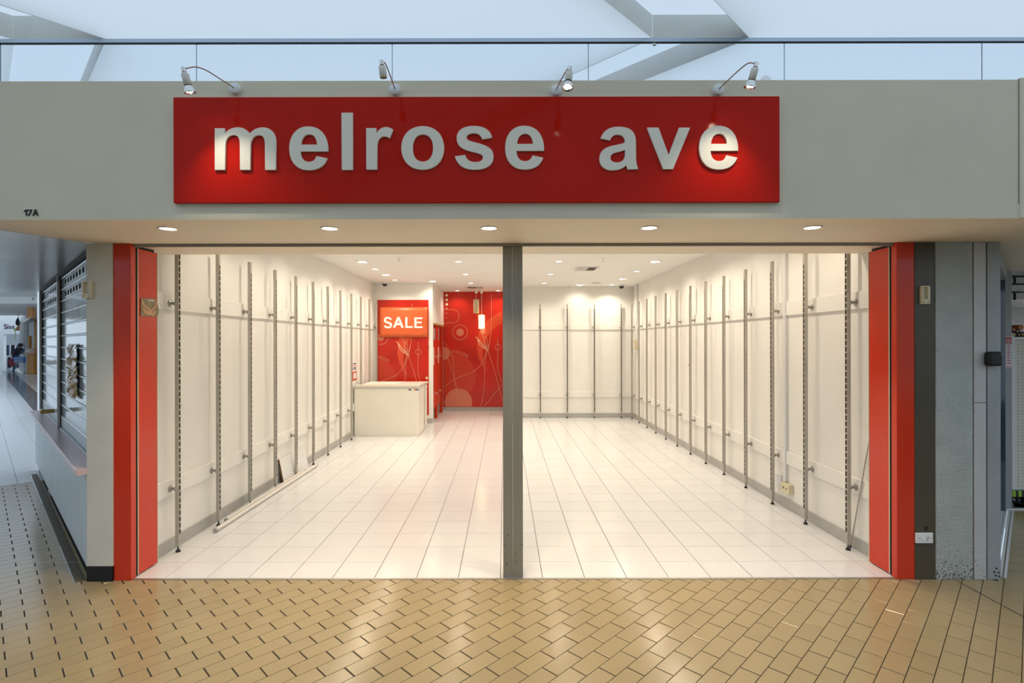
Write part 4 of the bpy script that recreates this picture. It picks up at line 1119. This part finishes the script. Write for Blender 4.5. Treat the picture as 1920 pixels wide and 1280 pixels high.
for s0, s1 in ((0.10, 2.375), (2.44, 4.55)):
    for r in range(rows):
        za, zb_ = z_b+r*H, z_b+(r+1)*H-0.022
        if r >= rows-2:
            m = MB(); w = 0.20; n = int((s1-s0-0.1)/w)
            m.box(s0, s1, YSH-0.004, YSH, za+0.0, za+0.026).box(s0, s1, YSH-0.004, YSH, za+0.072, zb_)
            xq = s0
            for k in range(n):
                a_ = s0+0.06+k*w
                m.box(xq, a_, YSH-0.004, YSH, za+0.026, za+0.072); xq = a_+0.115
            m.box(xq, s1, YSH-0.004, YSH, za+0.026, za+0.072)
            m.build('slat', M['slat_plastic'], sh, local=True)
        elif r == 0:
            MB().box(s0, s1, YSH-0.006, YSH+0.004, za, zb_).build('bottom_bar', M['low_wall_blue'], sh, 0.002, local=True)
        else:
            MB().box(s0, s1, YSH-0.004, YSH, za, zb_).build('slat', M['slat_plastic'], sh, local=True)
        MB().cyl((s0, YSH-0.002, zb_+0.011), (s1, YSH-0.002, zb_+0.011), 0.0100, n=12).build('slat_rail', M['slat_metal'], sh, local=True)
    MB().box(s0, s1, YSH-0.02, YSH+0.02, 0.793, 0.812).build('bottom_track', M['slat_metal'], sh, local=True)
    MB().box(s0, s1, YSH-0.03, YSH+0.03, z_t+0.002, ZS-0.004).build('head_box', M['steel_dark'], sh, local=True)
for s in (2.385, 4.555):
    MB().box(s, s+0.045, YSH-0.03, YSH+0.035, 0.793, ZS-0.004).build('guide_post', M['aluminium'], sh, 0.003, local=True)
    MB().box(s-0.012, s, YSH-0.02, YSH+0.012, 0.793, ZS-0.004).build('guide_brush', M['dark_rubber'], sh, local=True)
MB().box(0.05, 4.6, YSH-0.06, YSH-0.045, 0.75, ZS-0.003).build('dark_room_sheet', M['dark_rubber'], sh, local=True)  # added dark sheet, painted as the unlit room behind the slats
pk = thing('padlock', 'brass padlock on the shutter post', 'padlock', P0, A45)
MB().box(2.395, 2.43, YSH+0.055, YSH+0.165, 0.955, 0.995).build('lock_body', M['brass'], pk, 0.006, local=True)
MB().tube([(2.41, YSH+0.055, 0.968), (2.41, YSH+0.036, 0.968)], 0.006, 8).tube([(2.41, YSH+0.055, 0.985), (2.41, YSH+0.036, 0.985)], 0.006, 8).build('shackle', M['chrome'], pk, local=True)
pp = thing('brown_package', 'crumpled brown paper sheet taped behind plastic on the shutter', 'paper', P0, A45)
mb = MB(); NX, NZ = 10, 16; grid = []
for i in range(NX+1):
    for j in range(NZ+1):
        e = 1 if 0 < i < NX and 0 < j < NZ else 0.3
        grid.append(Vector((1.02+0.60*i/NX + random.uniform(-0.015, 0.015), YSH+0.016+random.uniform(0.0, 0.035)*e, 1.19+0.47*j/NZ + random.uniform(-0.012, 0.012))))
ids = lambda i, j: i*(NZ+1)+j
mb.add(grid, [(ids(i+1,j), ids(i,j), ids(i,j+1), ids(i+1,j+1)) for i in range(NX) for j in range(NZ)], False)
mat('paper_patch', (0.45, 0.38, 0.27), 0.15, var=0.5, scale=9, coat=0.8)
mb.cur = 0
for k, f_ in enumerate(mb.f):
    c_ = sum((mb.v[i].z for i in f_), 0)/4
    mb.mi[k] = 1 if (c_ > 1.55 or random.random() < 0.14) else 0
mb.build('paper_sheet', [M['brown_paper'], M['paper_patch']], pp, local=True)

# ------------------------------------------------------------------ right: neighbour's door, trading hours card, black box
A_R = math.radians(45)
dt = thing('neighbour_door_track', 'white metal floor track of the neighbouring shop door', 'door track', (3.515, 3.765, 0), A_R)
for k in range(4): MB().box(0.0, 2.08, -0.045+k*0.024, -0.030+k*0.024, -0.003, 0.006).build('track_rib', M['plastic_white'], dt, local=True)
hd = thing('neighbour_door_header', 'grey metal header along the top of the neighbouring shop door', 'door header', (3.515, 3.765, ZS-0.10), A_R)
MB().box(0.0, 2.05, 0.0, 0.05, 0.0, 0.098).build('header_beam', M['grey_post'], hd, 0.003, local=True)
a, b = px(1878.5, 955, 5.28), px(1897, 506, 5.28)
jb = tag(MB().box(a.x, b.x, 5.28, 5.36, 0.0, ZS).build('door_jamb', M['grey_post'], None, 0.003), 'pale grey door jamb of the neighbouring shop', None, None, 'structure')
dk = tag(MB().box(px(1870, 600, 5.20).x, px(1878, 600, 5.24).x, 5.20, 5.30, 0.0, ZS-0.1).box(px(1873, 600, 5.20).x, px(1875, 600, 5.2).x, 5.19, 5.20, 0.0, ZS-0.1).build('dark_door_stile', M['dark_glass'], None, 0.002), 'dark glossy door stile between grey post and pale jamb', 'door stile')
# card with the opening hours
hc = thing('opening_hours_card', 'red and white opening hours card on the pale door jamb', 'sign', px(1887, 690, 5.25))
a, b = px(1877.2, 690, 5.262), px(1897.5, 631, 5.262)
MB().box(a.x, b.x, 5.262, 5.2665, a.z, b.z).build('card_sheet', M['card_white'], hc)
w_, h_ = b.x-a.x, b.z-a.z
MB().box(a.x+0.004, b.x-0.004, 5.2605, 5.262, a.z+h_*0.13, b.z-0.005).build('red_panel', M['sign_card_red'], hc)
MB().box(a.x+0.004, b.x-0.004, 5.2605, 5.262, a.z+h_*0.03, a.z+h_*0.055).build('red_line', M['sign_card_red'], hc)
for txt, zf, sz in (('BUSINESS', 0.875, 0.022), ('HOURS', 0.80, 0.022)):
    o = link('card_text', text_mesh('card_text', txt, sz, 0.001, M['card_white']), hc); o.location = Vector((0.5*(a.x+b.x), 5.2598, a.z+h_*zf)) - hc.location
for k, dname in enumerate(('Mon', 'Tue', 'Wed', 'Thu', 'Fri', 'Sat', 'Sun')):
    zc = a.z+h_*(0.725-k*0.089)
    o = link('card_text', text_mesh('card_text', dname, 0.017, 0.001, M['card_white']), hc); o.location = Vector((a.x+w_*0.15, 5.2598, zc)) - hc.location
    for x0, x1 in ((0.32, 0.62), (0.68, 0.97)):
        MB().box(a.x+w_*x0, a.x+w_*x1, 5.2592, 5.2606, zc-h_*0.036, zc+h_*0.036).build('time_cell', M['card_white'], hc)
        for q in (0.2, 0.5, 0.75): MB().box(a.x+w_*(x0+(x1-x0)*q), a.x+w_*(x0+(x1-x0)*(q+0.09)), 5.2586, 5.2593, zc-h_*0.018, zc+h_*0.018).build('time_digit', M['far_grey'], hc)
bb = thing('black_door_box', 'black rounded plastic box mounted on the grey end post', 'box', px(1863, 687, 3.70))
a, b = px(1850.5, 686, 3.68), px(1876, 659, 3.68)
o = MB().box(a.x, b.x, 3.655, 3.7115, a.z, b.z).build('box_body', M['black_paint'], bb); bv = o.modifiers.new('b', 'BEVEL'); bv.width = 0.018; bv.segments = 4
MB().cyl((b.x-0.012, 3.654, b.z-0.018), (b.x-0.012, 3.6555, b.z-0.018), 0.005, n=10).build('indicator', M['far_grey'], bb)
# inside the neighbouring shop
struct('wall_neighbour', MB().box(3.40, 9.0, 7.4, 7.5, -0.1, 2.8).box(8.9, 9.0, 5.3, 7.4, -0.1, 2.8).box(3.40, 3.48, 3.82, 7.4, -0.1, 2.8).box(3.40, 9.0, 5.262, 5.30, ZS+0.002, 2.8), M['far_white'], 'pale rear wall of the neighbouring shop')
struct('ceiling_neighbour', MB().prism([(3.49, 3.83), (3.56, 3.83), (5.0, 5.27), (9.0, 5.27), (9.0, 7.45), (3.49, 7.45)], 2.70, 2.8), M['far_white'], 'white ceiling of the neighbouring shop')
struct('floor_neighbour', MB().prism([(3.49, 3.83), (3.56, 3.83), (5.0, 5.27), (9.0, 5.27), (9.0, 7.45), (3.49, 7.45)], -0.2, 0.0), M['white_tile'], 'pale floor of the neighbouring shop')
struct('trim_10', MB().box(4.98, 9.0, 5.235, 5.262, -0.01, 0.012), M['plastic_white'], 'white metal sill of the neighbouring shop', 0.002)
p = px(1913, 516, 6.9)
round_lamp((p.x+0.02, 6.0, 2.70), 0.10, 'bright round lamp in the neighbouring shop ceiling', 45, 'lamps of the neighbouring shop')
hr = thing('black_display_rack', 'black metal hanging rack high in the neighbouring shop', 'rack', (5.9, 6.2, 2.1))
for v in (518, 532.5, 547.5):
    p = px(1896, v, 6.2); MB().cyl((p.x-0.05, 6.2, p.z), (p.x+1.2, 6.2, p.z), 0.012, n=8).build('rack_bar', M['black_paint'], hr)
for u, v0, v1 in ((1902.5, 517, 533), (1902.5, 546, 562)):
    p, q = px(u, v0, 6.2), px(u, v1, 6.2); MB().cyl((p.x, 6.2, p.z), (p.x, 6.2, q.z), 0.013, n=8).build('rack_hanger', M['black_paint'], hr)
p, q = px(1896, 576, 6.5), px(1925, 561, 6.5)
tag(MB().box(p.x-0.1, p.x+1.5, 6.5, 6.58, p.z, q.z).box(p.x-0.1, p.x+1.5, 6.485, 6.5, p.z, p.z+0.012).build('grey_shelf_beam', M['grey_post'], None, 0.003), 'grey beam under the black rack in the neighbouring shop', 'beam')
bk = thing('display_trolley', 'tall cream perforated display trolley inside the neighbouring shop', 'trolley', (5.5, 5.65, 0))
a, b = px(1897.6, 925, 5.40), px(1897.6, 637, 5.40)
MB().box(a.x, a.x+0.65, 5.40, 5.95, 0.15, b.z).build('trolley_body', M['wicker'], bk, 0.01)
MB().box(a.x-0.008, a.x+0.66, 5.392, 5.96, b.z, b.z+0.03).build('top_rim', M['plastic_white'], bk, 0.004)
MB().box(a.x-0.004, a.x+0.03, 5.394, 5.41, 0.16, b.z).build('corner_strip', M['plastic_white'], bk)
hm = MB()
for c in range(7):
    for r in range(46):
        if random.random() < 0.93: hm.box(a.x+0.062+c*0.044, a.x+0.068+c*0.044, 5.3985, 5.40, 0.19+r*0.032, 0.202+r*0.032)
hm.build('perforations', M['wicker_hole'], bk, kind='stuff')
for k in range(9): MB().box(a.x+k*0.03, a.x+k*0.03+0.03, 5.392, 5.41, 0.085, 0.145).build('hazard_stripe', M['hazard_green' if k % 2 == 0 else 'black_paint'], bk)
MB().box(a.x+0.27, a.x+0.65, 5.395, 5.41, 0.085, 0.145).box(a.x, a.x+0.65, 5.41, 5.95, 0.09, 0.149).build('trolley_base', M['far_grey'], bk)
for x in (a.x+0.085, a.x+0.55):
    w = MB().cyl((x-0.015, 5.45, 0.04), (x+0.015, 5.45, 0.04), 0.040, n=18).build('caster_wheel', M['dark_rubber'], bk)
    MB().cyl((x-0.017, 5.45, 0.04), (x+0.017, 5.45, 0.04), 0.016, n=12).build('hub', M['chrome'], w)
mat('roll_dark', (0.02, 0.02, 0.03), 0.8); mat('roll_core', (0.55, 0.38, 0.12), 0.7); mat('roll_orange', (0.50, 0.16, 0.05), 0.8)
rolls = [(1900, 634, 3.2, 'card_white'), (1903, 629, 3.4, 'roll_dark'), (1911, 633, 3.5, 'roll_dark'), (1914, 613.5, 4.2, 'roll_orange'), (1908, 621, 4.0, 'roll_dark'), (1917, 626, 4.0, 'roll_dark'), (1919, 634, 3.5, 'roll_dark'), (1901, 617.5, 3.6, 'maroon')]
desc = ['white fabric roll at the left front', 'small dark fabric roll at the left', 'dark fabric roll in the bottom row', 'orange fabric roll at the top', 'dark fabric roll in the middle', 'dark fabric roll at the right', 'dark fabric roll at the bottom right', 'maroon fabric roll at the upper left']
for (u, v, r, m), ds in zip(rolls, desc):
    p = px(u, v, 5.42); rr = r*5.42/F*1.15
    t = thing('fabric_roll', ds + ' of the heap on the trolley', 'fabric roll', (p.x, 5.42, p.z), 0, 'fabric rolls on the display trolley')
    zz = max(p.z, b.z+0.031+rr)
    MB().cyl((p.x, 5.42, zz), (p.x+0.03, 5.90, zz), rr, n=16).build('roll', M[m], t)
    MB().cyl((p.x, 5.418, zz), (p.x, 5.43, zz), rr*0.45, n=12).build('core', M['roll_core'], t)

# ------------------------------------------------------------------ far end of the passage on the left
struct('wall_pier_far', MB().box(-10.62, -9.3, 12.0, 12.4, -0.1, 3.6), M['far_white'], 'bright white wall end beyond the shutter')
struct('ceiling_bulkhead', MB().box(-40, -9.0, 20.0, 20.2, 3.15, 3.62).box(-40, -9.0, 17.5, 20.0, 3.40, 3.5).box(-40, -9.0, 20.2, 29.0, 3.15, 3.25), M['far_white'], 'white bulkhead across the far passage')
d_ = px(62, 560, 19.99)
t = thing('ceiling_speaker', 'small dark round fitting on the white bulkhead of the far passage', 'fitting', (d_.x, 19.995, d_.z))
MB().lathe([(0.0, 0.03), (0.03, 0.025), (0.045, 0.0)], t.location, (0,-1,0), 16).build('fitting', M['far_grey'], t)
YW = 31.0
def X(u, Y): return px(u, 640, Y).x
def Z(v, Y): return px(40, v, Y).z
struct('wall_far', MB().box(X(-80, YW), X(52, YW), YW, YW+0.2, Z(626, YW), 4.2).box(X(-80, YW), X(6, YW), YW, YW+0.2, -0.1, Z(626, YW)), M['far_white'], 'white shop front wall at the far end of the passage')
struct('wall_far_shop', MB().box(X(-80, 33.5), X(60, 33.5), 33.5, 33.6, -0.1, 2.6), M['far_grey'], 'grey rear wall of the shop at the end of the passage')
sg = thing('far_shop_sign', 'dark lettering on the white wall at the far end of the passage', 'sign', (X(18, YW), YW-0.02, Z(618, YW)))
for ch, u, sz in (('S', 10.8, 0.42), ('i', 15.5, 0.38), ('s', 20, 0.36), ('s', 25.5, 0.36)):
    o = link('sign_letter', text_mesh('sign_letter', ch, sz, 0.03, M['jeans' if ch != 'i' else 'maroon']), sg); o.location = Vector((X(u, YW), YW-0.02, Z(612.5, YW))) - sg.location
# garments on two rails inside the far shop
for v, nm in ((645, 'upper'), (668, 'lower')):
    YRl = 32.0 if nm == 'upper' else 31.6
    t = thing('garment_rail', '%s clothes rail in the shop at the end of the passage' % nm, 'clothes rail', (X(20, YRl), YRl, Z(v, YRl)))
    MB().cyl((X(6, YRl), YRl, Z(v, YRl)), (X(37, YRl), YRl, Z(v, YRl)), 0.02, n=8).build('rail_tube', M['steel'], t)
    for u in (6.5, 36.5): MB().cyl((X(u, YRl), YRl+0.03, 0), (X(u, YRl), YRl+0.03, Z(v, YRl)), 0.02, n=8).build('rail_leg', M['steel'], t)
    for k in range(9):
        u = 8 + k*3.3
        m = ['dark_cloth', 'white_cloth', 'dark_cloth', 'jeans', 'white_cloth', 'dark_cloth', 'dark_cloth', 'white_cloth', 'jeans'][k] if nm == 'upper' else ['maroon', 'dark_cloth', 'white_cloth', 'dark_cloth', 'dark_cloth', 'white_cloth', 'dark_cloth', 'far_grey', 'dark_cloth'][k]
        x = X(u, YRl-0.05); z = Z(v, YRl)-0.05; y = YRl-0.1
        g = thing('hanging_garment', '%s garment, %s from the left on the %s far clothes rail' % (dict(dark_cloth='black', white_cloth='white', maroon='maroon', far_grey='grey', jeans='blue')[m], ordinal(k), nm), 'garment', (x, y, z-0.6), 0, 'garments on the %s far rail' % nm)
        gm = MB()
        prof = [(-0.05, 0.05, 0.0), (-0.16, 0.16, -0.07), (-0.15, 0.15, -0.35), (-0.17+random.uniform(-.03,.03), 0.17, -0.62)]
        vs = []
        for a_, b_, dz in prof:
            for dy in (-0.03, 0.03): vs += [(x+a_*0.28, y+dy, z+dz), (x+b_*0.28, y+dy, z+dz)]
        fs = []
        for r in range(3):
            o_ = r*4
            fs += [(o_, o_+1, o_+5, o_+4), (o_+2, o_+6, o_+7, o_+3), (o_, o_+4, o_+6, o_+2), (o_+1, o_+3, o_+7, o_+5)]
        fs += [(0, 2, 3, 1), (12, 13, 15, 14)]
        gm.add(vs, fs); gm.build('garment_body', M[m], g)
        MB().tube([(x, y, z), (x, y+0.02, z+0.05), (x, y+0.10, z+0.05)], 0.006, 6).build('hanger_hook', M['chrome'], g)
# glazed front beside it
gf = thing('far_glazed_front', 'grey framed glazed shop front beside the far white wall', 'shop front', (X(44, 29), 29, 0))
for u, Y in ((38.5, 30.6), (42.2, 29.8), (46, 29.0), (50, 28.3)):
    MB().box(X(u, Y)-0.05, X(u, Y)+0.05, Y, Y+0.1, 0, 2.9).build('frame_post', M['grey_post'], gf)
pts = [(38.5, 30.6), (42.2, 29.8), (46, 29.0), (50, 28.3)]
for (u0, y0), (u1, y1) in zip(pts[:-1], pts[1:]):
    xa, xb = X(u0, y0), X(u1, y1)
    MB().add([(xa, y0+0.05, 0.1), (xb, y1+0.05, 0.1), (xb, y1+0.05, 2.8), (xa, y0+0.05, 2.8)], [(0,1,2,3)]).build('glass_pane', M['glass'], gf)
    MB().add([(xa, y0, 2.8), (xb, y1, 2.8), (xb, y1, 3.15), (xa, y0, 3.15)], [(0,1,2,3)]).build('top_panel', M['grey_post'], gf)
struct('wall_wood_shop', MB().box(X(50, 28.6), X(70, 28.6)+2, 28.6, 28.7, 0, 3.15), M['far_white'], 'white wall behind the far wooden stall')
ws = thing('wooden_stall', 'orange timber market stall at the far end of the passage', 'stall', (X(60, 27.7), 27.7, 0))
YK = 27.7
for u0, u1, v0, v1 in ((64, 68.8, 592, 700), (52.2, 55, 628, 664)):
    MB().box(X(u0, YK), X(u1, YK), YK, YK+0.15, max(0, Z(v1, YK)), Z(v0, YK)).build('stall_post', M['wood'], ws, 0.01)
MB().box(X(53.5, YK), X(66, YK), YK-0.1, YK+0.5, 0, Z(662, YK)).build('stall_counter', M['wood'], ws, 0.01)
hb = thing('hanging_wood_box', 'small orange timber box hanging under the far ceiling', 'box', (X(55, 21.5), 21.5, Z(596, 21.5)))
MB().box(X(50.5, 21.5), X(60, 21.5), 21.5, 21.7, Z(596, 21.5), Z(576, 21.5)).build('box_body', M['wood'], hb, 0.01)
for u in (52, 58): MB().cyl((X(u, 21.5), 21.6, Z(577, 21.5)), (X(u, 21.5), 21.6, 3.149), 0.01, n=6).build('hanger', M['steel'], hb)
p, q = px(50, 603, YK-0.3), px(68, 592, YK-0.3)
MB().obox((p+q)/2, ((q-p).normalized(), Vector((0,1,0)), (q-p).normalized().cross(Vector((0,1,0)))), ((q-p).length/2, 0.2, 0.06)).build('awning_bar', M['slat_metal'], ws)
for k in range(6):
    v = 604+k*4.4; MB().box(X(53, YK), X(63, YK), YK+0.02, YK+0.06, Z(v+3.6, YK), Z(v, YK)).build('price_slat', M['white_cloth'], ws)
for k, (u, v, m, nm) in enumerate(((60, 656, 'pink_cloth', 'pink'), (57, 659, 'white_cloth', 'white'), (62, 660.5, 'pink_cloth', 'lower pink'), (51, 659, 'jeans', 'blue'))):
    t = thing('folded_cloth', '%s folded cloth on the counter of the timber stall' % nm, 'cloth', px(u, v, YK-0.12), 0, 'folded cloths on the far stall')
    pz = max(Z(v, YK), Z(662, YK)+0.05); 
    o = MB().box(X(u-4, YK), X(u+4, YK), YK-0.25+k*0.02, YK+0.1, pz-0.045, pz+0.05).build('fold', M[m], t, 0.03)
    MB().box(X(u-3.6, YK), X(u+3.8, YK), YK-0.22+k*0.02, YK+0.08, pz+0.05, pz+0.08).build('fold', M[m], t, 0.012)
# rainbow kite and dark umbrella hanging in the passage
mats_k = []
for nm, c in (('k_green', (0.35, 0.65, 0.12)), ('k_yellow', (0.85, 0.65, 0.08)), ('k_red', (0.75, 0.10, 0.08)), ('k_blue', (0.08, 0.25, 0.65)), ('k_orange', (0.85, 0.32, 0.05))):
    mats_k.append(mat(nm, c, 0.6))
kt = thing('rainbow_kite', 'rainbow striped kite with a green tail hanging in the far passage', 'kite', px(31, 612, 26))
YT = 26.0
for k in range(5):
    a0, b0 = (25.0+k*2.2, 619.5), (27.2+k*2.2, 619.8)
    tp = (34.5+k*0.4, 609.5)
    vs = [px(*a0, YT), px(*b0, YT), px(tp[0]+0.5, tp[1]+0.2*k, YT), px(tp[0], tp[1], YT)]
    vs += [v + Vector((0, 0.03, 0)) for v in vs]
    MB().add(vs, [(0,1,2,3), (7,6,5,4), (0,4,5,1), (1,5,6,2), (2,6,7,3), (3,7,4,0)]).build('kite_stripe', mats_k[k], kt)
p, q = px(28.4, 619, YT), px(28.6, 635, YT)
MB().box(p.x-0.015, p.x+0.015, YT, YT+0.01, q.z, p.z).build('kite_tail', mats_k[0], kt)
p = px(35.2, 609.6, YT); MB().cyl((p.x, YT+0.015, p.z), (p.x, YT+0.015, 3.149), 0.006, n=6).build('kite_cord', M['far_grey'], kt)
um = thing('dark_umbrella', 'dark folded umbrella hanging above the rainbow kite', 'umbrella', px(33.5, 612, 26.3))
MB().lathe([(0.02, 0.0), (0.09, 0.10), (0.085, 0.22), (0.04, 0.36), (0.01, 0.42)], px(33.5, 611, 26.3), (0,0,1), 12).build('umbrella_canopy', M['dark_cloth'], um)
MB().cyl(px(33.5, 611, 26.3)+Vector((0,0,0.40)), (px(33.5, 611, 26.3).x, 26.3, 3.15), 0.008, n=6).build('hanging_cord', M['far_grey'], um)

# person bending over the stall: one skinned body, coloured by zones
def person(base):
    t = thing('person', 'person in dark top and jeans leaning over the far stall', 'person', base)
    J = {'pelvis': (0.02, 0, 0.92), 'chest': (0.14, 0, 1.22), 'neck': (0.24, -0.01, 1.39), 'head': (0.30, -0.02, 1.49), 'top': (0.32, -0.02, 1.60),
         'hl': (0.02, -0.10, 0.88), 'kl': (0.10, -0.11, 0.48), 'al': (-0.02, -0.11, 0.08), 'tl': (0.16, -0.13, 0.035),
         'hr': (0.02, 0.10, 0.88), 'kr': (-0.02, 0.11, 0.48), 'ar': (-0.22, 0.11, 0.08), 'tr': (-0.06, 0.13, 0.035),
         'sl': (0.20, -0.19, 1.32), 'el': (0.36, -0.22, 1.09), 'wl': (0.58, -0.17, 1.10), 'fl': (0.68, -0.16, 1.10),
         'sr': (0.20, 0.19, 1.32), 'er': (0.34, 0.22, 1.07), 'wr': (0.56, 0.16, 1.07), 'fr': (0.66, 0.15, 1.08)}
    Rr = {'pelvis': 0.15, 'chest': 0.155, 'neck': 0.06, 'head': 0.095, 'top': 0.08, 'hl': 0.10, 'kl': 0.068, 'al': 0.045, 'tl': 0.035, 'hr': 0.10, 'kr': 0.068, 'ar': 0.045, 'tr': 0.035,
          'sl': 0.07, 'el': 0.048, 'wl': 0.032, 'fl': 0.028, 'sr': 0.07, 'er': 0.048, 'wr': 0.032, 'fr': 0.028}
    E = [('pelvis','chest'),('chest','neck'),('neck','head'),('head','top'),('pelvis','hl'),('hl','kl'),('kl','al'),('al','tl'),('pelvis','hr'),('hr','kr'),('kr','ar'),('ar','tr'),('chest','sl'),('sl','el'),('el','wl'),('wl','fl'),('chest','sr'),('sr','er'),('er','wr'),('wr','fr')]
    K = list(J)
    me = bpy.data.meshes.new('body')
    me.from_pydata([J[k] for k in K], [(K.index(a), K.index(b)) for a, b in E], [])
    o = bpy.data.objects.new('body', me); COL.objects.link(o)
    sk = o.modifiers.new('skin', 'SKIN')
    for k, v in zip(K, me.skin_vertices[0].data): v.radius = (Rr[k], Rr[k])
    me.skin_vertices[0].data[0].use_root = True
    ss = o.modifiers.new('sub', 'SUBSURF'); ss.levels = 1; ss.render_levels = 1
    m2 = bpy.data.meshes.new_from_object(o.evaluated_get(bpy.context.evaluated_depsgraph_get()))
    bpy.data.objects.remove(o)
    for m in ('skin', 'dark_cloth', 'jeans', 'black_paint'): m2.materials.append(M[m])
    for p in m2.polygons:
        c = p.center
        i = 3 if c.z < 0.10 else 2 if c.z < 0.90 else 1
        if c.z > 1.40 and c.x > 0.2 or (c.x > 0.54 and c.z < 1.2): i = 0
        p.material_index = i; p.use_smooth = True
    b = link('body', m2, t)
    MB().lathe([(0.02, 0.105), (0.07, 0.095), (0.105, 0.05), (0.112, 0.0), (0.10, -0.05), (0.085, -0.09)], (0.285, -0.02, 1.53), (-0.25, 0, 1), 14).build('hair', M['roll_dark'], t, local=True)
    return t
pr = person((X(28.5, 28.9), 28.9, 0))
pr.rotation_euler = (0, 0, 0.1)
bg_ = thing('shoulder_bag', 'maroon bag hanging behind the person in the far passage', 'bag', px(22, 688, 28.7))
p = px(21.5, 680, 28.7)
MB().obox(p, (Vector((0.9,0,0.35)).normalized(), Vector((0,1,0)), Vector((-0.35,0,0.9)).normalized()), (0.12, 0.05, 0.20)).build('bag_body', M['maroon'], bg_, 0.03)
MB().tube([p+Vector((0,0,0.18)), p+Vector((0.06,0,0.45)), p+Vector((0.20,0.05,0.62))], 0.012, 6).build('bag_strap', M['maroon'], bg_)
st = thing('striped_bag', 'blue and yellow striped shopping bag beside the person in the far passage', 'bag', px(36, 683, 28.5))
a, b = px(27, 680, 28.5), px(45.5, 669, 28.5)
MB().box(a.x, b.x, 28.45, 28.65, a.z, b.z).build('bag_body', mats_k[3], st, 0.02)
for v in (671.5, 675.5, 679): MB().box(a.x+0.01, b.x-0.01, 28.445, 28.45, Z(v+0.7, 28.5), Z(v, 28.5)).build('stripe', mats_k[1], st)
MB().tube([(a.x+0.1, 28.55, b.z), (a.x+0.2, 28.55, b.z+0.12), (a.x+0.32, 28.55, b.z)], 0.01, 6).build('bag_handle', mats_k[3], st)
for x_ in (a.x+0.04, b.x-0.04): MB().cyl((x_, 28.55, 0.02), (x_, 28.55, a.z), 0.012, n=8).cyl((x_, 28.5, 0.04), (x_, 28.6, 0.04), 0.04, n=10).build('cart_leg', M['far_grey'], st)

# floor joints and the dark gutter at the foot of the low wall
def floor_strip(name, p, q, w, z, m):
    p, q = Vector(p), Vector(q); d = (q-p).normalized(); n = Vector((-d.y, d.x, 0))*w/2
    vs = [(v.x, v.y, z) for v in (p-n, q-n, q+n, p+n)]
    vs += [(v[0], v[1], z-0.004) for v in vs]
    return MB().add(vs, [(0,1,2,3), (0,4,5,1), (1,5,6,2), (2,6,7,3), (3,7,4,0)]).build(name, M[m], floor_mall)
gnd = lambda u, v: (lambda Y: Vector((px(u, v, Y).x, Y, 0)))(CZ*F/(v + (u-960)*ROLL - 640))
floor_strip('expansion_joint', gnd(1797, 1090), gnd(1926, 1160), 0.007, 0.0012, 'steel_dark')
d45 = Vector((-R2, R2, 0)); n45 = Vector((-R2, -R2, 0)); o45 = Vector((-2.94, 3.712, 0))
floor_strip('gutter_tile', o45 + n45*0.030 + d45*0.03, o45 + n45*0.030 + d45*4.3, 0.058, 0.001, 'vent_dark')
for a_, b_ in ((0.0, 0.95), (2.55, 4.3)): floor_strip('gutter_edge', o45 + n45*0.064 + d45*(a_+0.02), o45 + n45*0.064 + d45*b_, 0.006, 0.003, 'slat_metal')
floor_strip('expansion_joint', gnd(-6, 1056), gnd(150, 1054), 0.004, 0.0012, 'slat_metal')
